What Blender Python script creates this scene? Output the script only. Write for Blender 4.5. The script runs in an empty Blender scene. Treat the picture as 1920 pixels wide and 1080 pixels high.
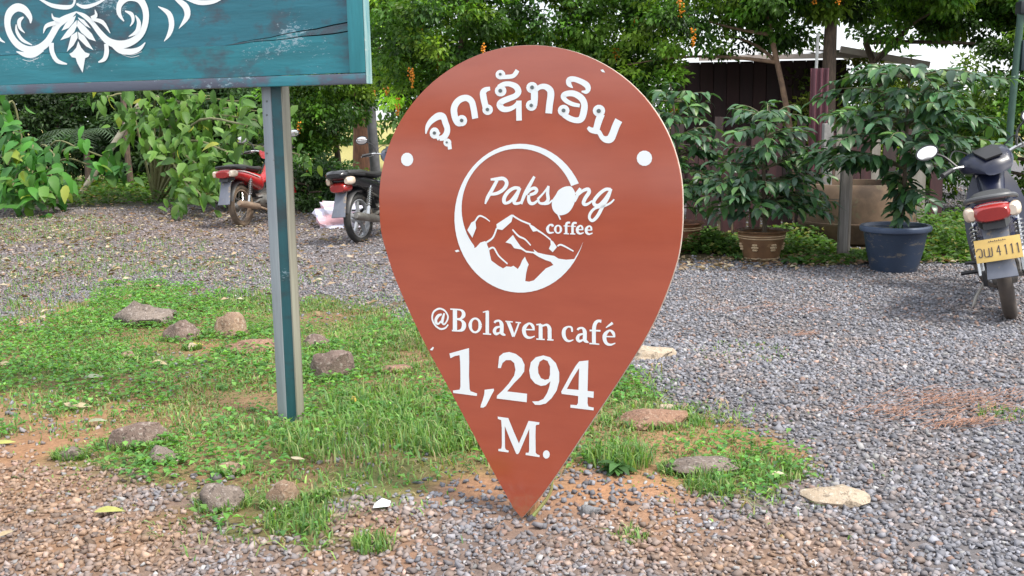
import bpy, bmesh, math, random
import numpy as np
from mathutils import Vector, Matrix
from mathutils.geometry import tessellate_polygon

# ------------------------------------------------------------------ camera, sky, sun, exposure
scn = bpy.context.scene
COL = scn.collection
F_PX, CAM_H = 1900.0, 1.4
PITCH, ROLL = math.atan(325 / 1900), 0.02
FW = np.array([0, math.cos(PITCH), -math.sin(PITCH)])
R0 = np.array([1., 0, 0]); U0 = np.array([0, math.sin(PITCH), math.cos(PITCH)])
RT = R0 * math.cos(ROLL) - U0 * math.sin(ROLL)
UP = R0 * math.sin(ROLL) + U0 * math.cos(ROLL)
cam_d = bpy.data.cameras.new('camera'); cam = bpy.data.objects.new('camera', cam_d); COL.objects.link(cam)
cam_d.sensor_width = 36.0; cam_d.lens = 36.0 * F_PX / 1920.0
cam_d.clip_start = 0.05; cam_d.clip_end = 600
cam.matrix_world = Matrix(((RT[0], UP[0], -FW[0], 0), (RT[1], UP[1], -FW[1], 0), (RT[2], UP[2], -FW[2], CAM_H), (0, 0, 0, 1)))
scn.camera = cam

SUN_EL, SUN_AZ = math.radians(56), math.radians(122)      # azimuth clockwise from +Y (the view direction)
w = bpy.data.worlds.new('World'); scn.world = w; w.use_nodes = True
nt = w.node_tree; bg = nt.nodes['Background']
sk = nt.nodes.new('ShaderNodeTexSky'); sk.sky_type = 'NISHITA'; sk.sun_disc = False
sk.sun_elevation = SUN_EL; sk.sun_rotation = SUN_AZ; sk.air_density = 1.0; sk.dust_density = 3.5; sk.ozone_density = 1.0
# thin bright cloud over most of the sky
_tc = nt.nodes.new('ShaderNodeTexCoord'); _nz = nt.nodes.new('ShaderNodeTexNoise'); _nz.inputs['Scale'].default_value = 2.2; _nz.inputs['Detail'].default_value = 6
_rp = nt.nodes.new('ShaderNodeValToRGB'); _rp.color_ramp.elements[0].position = .34; _rp.color_ramp.elements[0].color = (.45, .45, .45, 1); _rp.color_ramp.elements[1].position = .62; _rp.color_ramp.elements[1].color = (.92, .92, .92, 1)
_mx = nt.nodes.new('ShaderNodeMix'); _mx.data_type = 'RGBA'; _mx.inputs[7].default_value = (6.7, 6.95, 7.3, 1)
nt.links.new(_tc.outputs['Generated'], _nz.inputs[0]); nt.links.new(_nz.outputs[0], _rp.inputs[0]); nt.links.new(_rp.outputs[0], _mx.inputs[0])
nt.links.new(sk.outputs[0], _mx.inputs[6]); nt.links.new(_mx.outputs[2], bg.inputs[0]); bg.inputs[1].default_value = 0.13
sd = bpy.data.lights.new('sun', 'SUN'); sun = bpy.data.objects.new('sun', sd); COL.objects.link(sun)
sd.energy = 2.4; sd.angle = math.radians(12); sd.color = (1.0, 0.95, 0.86)
sdir = Vector((math.cos(SUN_EL) * math.sin(SUN_AZ), math.cos(SUN_EL) * math.cos(SUN_AZ), math.sin(SUN_EL)))
sun.rotation_euler = sdir.to_track_quat('Z', 'Y').to_euler()
scn.view_settings.view_transform = 'Standard'; scn.view_settings.look = 'None'
scn.view_settings.gamma = 1.0; scn.view_settings.use_curve_mapping = False
scn.view_settings.exposure = 1.0
scn.cycles.max_bounces = 6; scn.cycles.diffuse_bounces = 3; scn.cycles.transparent_max_bounces = 4
scn.cycles.use_denoising = True

random.seed(4); rng = np.random.default_rng(4)

def gp(px, py, z=0.0):
    """where the ground (or a level plane at height z) lies along a sight line of the photograph"""
    d = FW + RT * (px - 960) / F_PX + UP * (540 - py) / F_PX
    return np.array([0, 0, CAM_H]) + d * ((z - CAM_H) / d[2])
def at(px, py, Y):
    d = FW + RT * (px - 960) / F_PX + UP * (540 - py) / F_PX
    return np.array([0, 0, CAM_H]) + d * (Y / d[1])

# ------------------------------------------------------------------ object helpers
def tag(o, label=None, cat=None, group=None, kind=None):
    if label: o['label'] = label
    if cat: o['category'] = cat
    if group: o['group'] = group
    if kind: o['kind'] = kind
    return o
def empty(name, loc, rz=0, label=None, cat=None, group=None):
    o = bpy.data.objects.new(name, None); COL.objects.link(o); o.location = loc; o.rotation_euler = (0, 0, rz)
    o.empty_display_size = .1
    return tag(o, label, cat, group)
def link(name, me, mat=None, parent=None):
    o = bpy.data.objects.new(name, me); COL.objects.link(o)
    if mat is not None and not me.materials: me.materials.append(mat)
    if parent is not None: o.parent = parent
    return o
def copy_tree(o, parent=None, kids=None):
    if kids is None:
        kids = {}
        for q in COL.objects:
            if q.parent: kids.setdefault(q.parent.name, []).append(q)
    c = o.copy(); COL.objects.link(c)
    if parent: c.parent = parent
    for ch in kids.get(o.name, []): copy_tree(ch, c, kids)
    return c

def mesh_np(name, V, Fc, mat=None, col=None, smooth=False):
    """V (n,3), Fc (m,3 or 4) int, col (n,3) per vertex"""
    me = bpy.data.meshes.new(name)
    V = np.asarray(V, np.float32); Fc = np.asarray(Fc, np.int32)
    k = Fc.shape[1]
    me.vertices.add(len(V)); me.vertices.foreach_set('co', V.ravel())
    me.loops.add(Fc.size); me.loops.foreach_set('vertex_index', Fc.ravel())
    me.polygons.add(len(Fc)); me.polygons.foreach_set('loop_start', np.arange(0, Fc.size, k, dtype=np.int32))
    me.polygons.foreach_set('loop_total', np.full(len(Fc), k, np.int32))
    if smooth: me.polygons.foreach_set('use_smooth', np.ones(len(Fc), bool))
    me.update(calc_edges=True)
    if col is not None:
        a = me.color_attributes.new('col', 'FLOAT_COLOR', 'POINT')
        a.data.foreach_set('color', np.concatenate([col, np.ones((len(col), 1))], 1).astype(np.float32).ravel())
    if mat is not None: me.materials.append(mat)
    return me

class MB:
    def __init__(s): s.v = []; s.f = []
    def add(s, V, Fc):
        n = len(s.v); s.v += [tuple(map(float, p)) for p in V]; s.f += [tuple(i + n for i in f) for f in Fc]; return s
    def box(s, c, d, M=None):
        c = Vector(c); V = []
        for sx, sy, sz in ((-1,-1,-1),(1,-1,-1),(1,1,-1),(-1,1,-1),(-1,-1,1),(1,-1,1),(1,1,1),(-1,1,1)):
            p = Vector((sx*d[0]/2, sy*d[1]/2, sz*d[2]/2))
            V.append(c + (M @ p if M else p))
        return s.add(V, [(3,2,1,0),(4,5,6,7),(0,1,5,4),(1,2,6,5),(2,3,7,6),(3,0,4,7)])
    def loft(s, rings, cap=True, closed=False):
        n = len(rings[0]); V = [p for r in rings for p in r]; Fc = []
        m = len(rings)
        for i in range(m if closed else m - 1):
            a, b = i * n, ((i + 1) % m) * n
            for j in range(n):
                k = (j + 1) % n; Fc.append((a + j, a + k, b + k, b + j))
        if cap and not closed: Fc += [tuple(range(n - 1, -1, -1)), tuple(range((m - 1) * n, m * n))]
        return s.add(V, Fc)
    def tube(s, pts, r, n=8, cap=True, closed=False):
        P = [Vector(p) for p in pts]; m = len(P); rs = r if hasattr(r, '__len__') else [r] * m
        rings = []; ref = None
        for i in range(m):
            if closed: t = P[(i + 1) % m] - P[i - 1]
            else: t = P[min(i + 1, m - 1)] - P[max(i - 1, 0)]
            if t.length < 1e-9: t = Vector((0, 0, 1))
            t.normalize()
            if ref is None: ref = t.orthogonal().normalized()
            ref = (ref - t * ref.dot(t))
            ref = ref.normalized() if ref.length > 1e-6 else t.orthogonal().normalized()
            b = t.cross(ref)
            rings.append([P[i] + (ref * math.cos(2*math.pi*j/n) + b * math.sin(2*math.pi*j/n)) * rs[i] for j in range(n)])
        return s.loft(rings, cap, closed)
    def lathe(s, prof, n=32, c=(0, 0, 0), cap=False, M=None, fn=None):
        rings = []
        for i, (r, z) in enumerate(prof):
            ring = []
            for j in range(n):
                a = 2 * math.pi * j / n
                rr = r * (fn(a, i) if fn else 1)
                p = Vector((rr * math.cos(a), rr * math.sin(a), z))
                ring.append(Vector(c) + (M @ p if M else p))
            rings.append(ring)
        return s.loft(rings, cap)
    def sph(s, c, r, n=8, m=5, sq=(1, 1, 1)):
        rings = []
        for i in range(1, m):
            th = math.pi * i / m
            rings.append([Vector((c[0] + r*sq[0]*math.sin(th)*math.cos(2*math.pi*j/n), c[1] + r*sq[1]*math.sin(th)*math.sin(2*math.pi*j/n), c[2] - r*sq[2]*math.cos(th))) for j in range(n)])
        return s.loft(rings)
    def mesh(s, name, mat=None, smooth=40):
        me = bpy.data.meshes.new(name); me.from_pydata(s.v, [], s.f); me.update()
        bm = bmesh.new(); bm.from_mesh(me); bmesh.ops.recalc_face_normals(bm, faces=bm.faces); bm.to_mesh(me); bm.free()
        if smooth:
            me.polygons.foreach_set('use_smooth', [True] * len(me.polygons)); me.set_sharp_from_angle(angle=math.radians(smooth))
        if mat is not None: me.materials.append(mat)
        return me
    def build(s, name, mat=None, parent=None, smooth=40, bevel=0):
        me = s.mesh(name, mat, smooth)
        if bevel:
            bm = bmesh.new(); bm.from_mesh(me)
            ed = [e for e in bm.edges if e.is_manifold and e.calc_face_angle(0) > .6]
            bmesh.ops.bevel(bm, geom=ed, offset=bevel, segments=2, affect='EDGES', profile=.6); bm.to_mesh(me); bm.free()
            if smooth: me.polygons.foreach_set('use_smooth', [True] * len(me.polygons)); me.set_sharp_from_angle(angle=math.radians(smooth))
        return link(name, me, None, parent)

def vnoise(x, y, seed=0, s=1.0):
    """smooth value noise in 0..1"""
    x = np.asarray(x) / s; y = np.asarray(y) / s
    xi = np.floor(x).astype(np.int64); yi = np.floor(y).astype(np.int64); fx = x - xi; fy = y - yi
    fx = fx*fx*(3-2*fx); fy = fy*fy*(3-2*fy)
    def h(a, b):
        n = (a * 374761393 + b * 668265263 + seed * 974634721) & 0xffffffff
        n = ((n ^ (n >> 13)) * 1274126177) & 0xffffffff
        return ((n ^ (n >> 16)) & 0xffff) / 65535.0
    return (h(xi, yi)*(1-fx) + h(xi+1, yi)*fx)*(1-fy) + (h(xi, yi+1)*(1-fx) + h(xi+1, yi+1)*fx)*fy
def fbm(x, y, seed=0, s=1.0):
    return (vnoise(x, y, seed, s)*.55 + vnoise(x, y, seed+1, s*.45)*.3 + vnoise(x, y, seed+2, s*.2)*.15)
def inpoly(x, y, poly):
    x = np.asarray(x); y = np.asarray(y); r = np.zeros(x.shape, bool); n = len(poly)
    for i in range(n):
        x1, y1 = poly[i]; x2, y2 = poly[(i+1) % n]
        c = ((y1 > y) != (y2 > y)) & (x < (x2-x1)*(y-y1)/((y2-y1) if y2 != y1 else 1e-9) + x1)
        r ^= c
    return r

# ------------------------------------------------------------------ materials
def node_mat(name):
    m = bpy.data.materials.new(name); m.use_nodes = True
    return m, m.node_tree, m.node_tree.nodes['Principled BSDF']
def nz(t, scale, detail=4, rough=.6, co='Object', stretch=None):
    n = t.nodes.new('ShaderNodeTexNoise'); n.inputs['Scale'].default_value = scale; n.inputs['Detail'].default_value = detail; n.inputs['Roughness'].default_value = rough
    tc = t.nodes.new('ShaderNodeTexCoord')
    if stretch:
        mp = t.nodes.new('ShaderNodeMapping'); mp.inputs['Scale'].default_value = stretch
        t.links.new(tc.outputs[co], mp.inputs[0]); t.links.new(mp.outputs[0], n.inputs[0])
    else: t.links.new(tc.outputs[co], n.inputs[0])
    return n.outputs[0]
def ramp(t, fac, stops):
    r = t.nodes.new('ShaderNodeValToRGB'); e = r.color_ramp.elements
    while len(e) < len(stops): e.new(.5)
    for k, (p, c) in zip(e, stops): k.position = p; k.color = (*c, 1)
    t.links.new(fac, r.inputs[0]); return r.outputs[0]
def mix(t, fac, a, b, mode='MIX'):
    m = t.nodes.new('ShaderNodeMix'); m.data_type = 'RGBA'; m.blend_type = mode
    if hasattr(fac, 'links') or hasattr(fac, 'is_linked'): t.links.new(fac, m.inputs[0])
    else: m.inputs[0].default_value = fac
    for i, c in ((6, a), (7, b)):
        if isinstance(c, tuple): m.inputs[i].default_value = (*c, 1)
        else: t.links.new(c, m.inputs[i])
    return m.outputs[2]
def bump(t, b, h, strength=.4, dist=.01):
    n = t.nodes.new('ShaderNodeBump'); n.inputs['Strength'].default_value = strength; n.inputs['Distance'].default_value = dist
    t.links.new(h, n.inputs['Height']); t.links.new(n.outputs[0], b.inputs['Normal'])
def mat(name, c1, c2=None, scale=6, rough=.6, metal=0, bmp=.0, detail=5, stretch=None, spots=None, coat=0, spec=.5, lo=.35, hi=.65):
    """two-tone weathered surface; spots = (colour, scale, threshold)"""
    m, t, b = node_mat(name)
    b.inputs['Roughness'].default_value = rough; b.inputs['Metallic'].default_value = metal
    b.inputs['Coat Weight'].default_value = coat; b.inputs['Specular IOR Level'].default_value = spec
    c2 = c2 or tuple(x * .72 for x in c1)
    n = nz(t, scale, detail, stretch=stretch)
    col = ramp(t, n, [(lo, c2), (hi, c1)])
    if spots:
        s = nz(t, spots[1], 6, .75, stretch=spots[3] if len(spots) > 3 else None)
        f = ramp(t, s, [(spots[2], (0, 0, 0)), (spots[2] + .05, (1, 1, 1))])
        col = mix(t, f, col, spots[0])
    t.links.new(col, b.inputs['Base Color'])
    if bmp: bump(t, b, n, bmp)
    return m
def leaf_mat(name, rough=.45, trans=.35, vcol=True, c=(.05, .1, .02), var=.5, spec=.4, c2=None):
    m, t, b = node_mat(name)
    out = t.nodes['Material Output']
    if vcol:
        a = t.nodes.new('ShaderNodeVertexColor'); a.layer_name = 'col'; col = a.outputs[0]
    else:
        oi = t.nodes.new('ShaderNodeObjectInfo')
        lo = tuple(x * (1 - var) for x in c)
        col = ramp(t, oi.outputs['Random'], [(0, lo), (.6, c), (1, c2 or tuple(min(1, x * (1 + var)) for x in c))])
    t.links.new(col, b.inputs['Base Color']); b.inputs['Roughness'].default_value = rough; b.inputs['Specular IOR Level'].default_value = spec
    tr = t.nodes.new('ShaderNodeBsdfTranslucent'); ms = t.nodes.new('ShaderNodeMixShader')
    tc = mix(t, 1.0, col, (1.3, 1.35, .6), 'MULTIPLY')
    t.links.new(tc, tr.inputs[0]); ms.inputs[0].default_value = trans
    t.links.new(b.outputs[0], ms.inputs[1]); t.links.new(tr.outputs[0], ms.inputs[2]); t.links.new(ms.outputs[0], out.inputs[0])
    return m
def vcol_mat(name, rough=.85, mulscale=None, bmp=0):
    m, t, b = node_mat(name)
    a = t.nodes.new('ShaderNodeVertexColor'); a.layer_name = 'col'; col = a.outputs[0]
    if mulscale:
        n = nz(t, mulscale, 6, .7); f = ramp(t, n, [(.3, (.62, .6, .58)), (.7, (1.3, 1.28, 1.25))])
        col = mix(t, 1.0, col, f, 'MULTIPLY')
        if bmp: bump(t, b, n, bmp, .02)
    t.links.new(col, b.inputs['Base Color']); b.inputs['Roughness'].default_value = rough; b.inputs['Specular IOR Level'].default_value = .25
    return m

# ------------------------------------------------------------------ flat lettering and ornament
def catmull(P, sub=4, closed=False):
    P = np.asarray(P, float); n = len(P)
    if n < 3 and not closed: return P
    o = []
    for i in range(n if closed else n - 1):
        if closed: a, b, c, d = P[i-1], P[i], P[(i+1) % n], P[(i+2) % n]
        else: a, b, c, d = P[max(i-1, 0)], P[i], P[i+1], P[min(i+2, n-1)]
        for k in range(sub):
            t = k / sub
            o.append(.5*((2*b) + (c-a)*t + (2*a-5*b+4*c-d)*t*t + (3*b-a-3*c+d)*t**3))
    if not closed: o.append(P[-1])
    return np.array(o)
def flat_art(items, z0=.0012, dz=.00025, grey=False):
    """vinyl / paint pieces in the plane (x right, y up) in 0.1 mm, stacked a hair apart"""
    V, Fc = [], []; z = z0; i = 0
    while i < len(items):
        k, a = items[i]; a = [q / 10000 for q in a]
        if (k == 'G') != grey:
            if k not in 'H': i += 1; continue
        if k == 'S':
            P = catmull(np.array(a).reshape(-1, 3)); T = np.gradient(P[:, :2], axis=0); T /= np.linalg.norm(T, axis=1)[:, None] + 1e-12
            N = np.stack([-T[:, 1], T[:, 0]], 1) * np.maximum(P[:, 2:3], .0006) / 2
            n0 = len(V)
            for p, q in zip(P[:, :2] + N, P[:, :2] - N): V += [(p[0], z, p[1]), (q[0], z, q[1])]
            Fc += [(n0+2*j+1, n0+2*j, n0+2*j+2, n0+2*j+3)[::-1] for j in range(len(P) - 1)]
        else:
            P = np.array(a).reshape(-1, 2)
            if k == 'Q': P = catmull(P, 3, True)
            loops = [[Vector((x, y, 0)) for x, y in P]]
            while i + 1 < len(items) and items[i+1][0] == 'H':
                loops.append([Vector((x/10000, y/10000, 0)) for x, y in np.array(items[i+1][1]).reshape(-1, 2)]); i += 1
            n0 = len(V)
            zz = z0 + .0025 if grey else z
            for lp in loops: V += [(p.x, zz, p.y) for p in lp]
            Fc += [tuple(n0 + q for q in tri) for tri in tessellate_polygon(loops)]
        z += dz; i += 1
    return V, Fc
def art_object(name, items, m, parent, grey=False, flip=-1):
    V, Fc = flat_art(items, grey=grey)
    if not Fc: return None
    me = bpy.data.meshes.new(name); me.from_pydata([(x, flip * z, y) for x, z, y in V], [], Fc); me.update()
    bm = bmesh.new(); bm.from_mesh(me)
    for f in bm.faces:
        if f.normal.y * flip < 0: f.normal_flip()
    bm.to_mesh(me); bm.free()
    me.materials.append(m)
    return link(name, me, None, parent)
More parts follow.
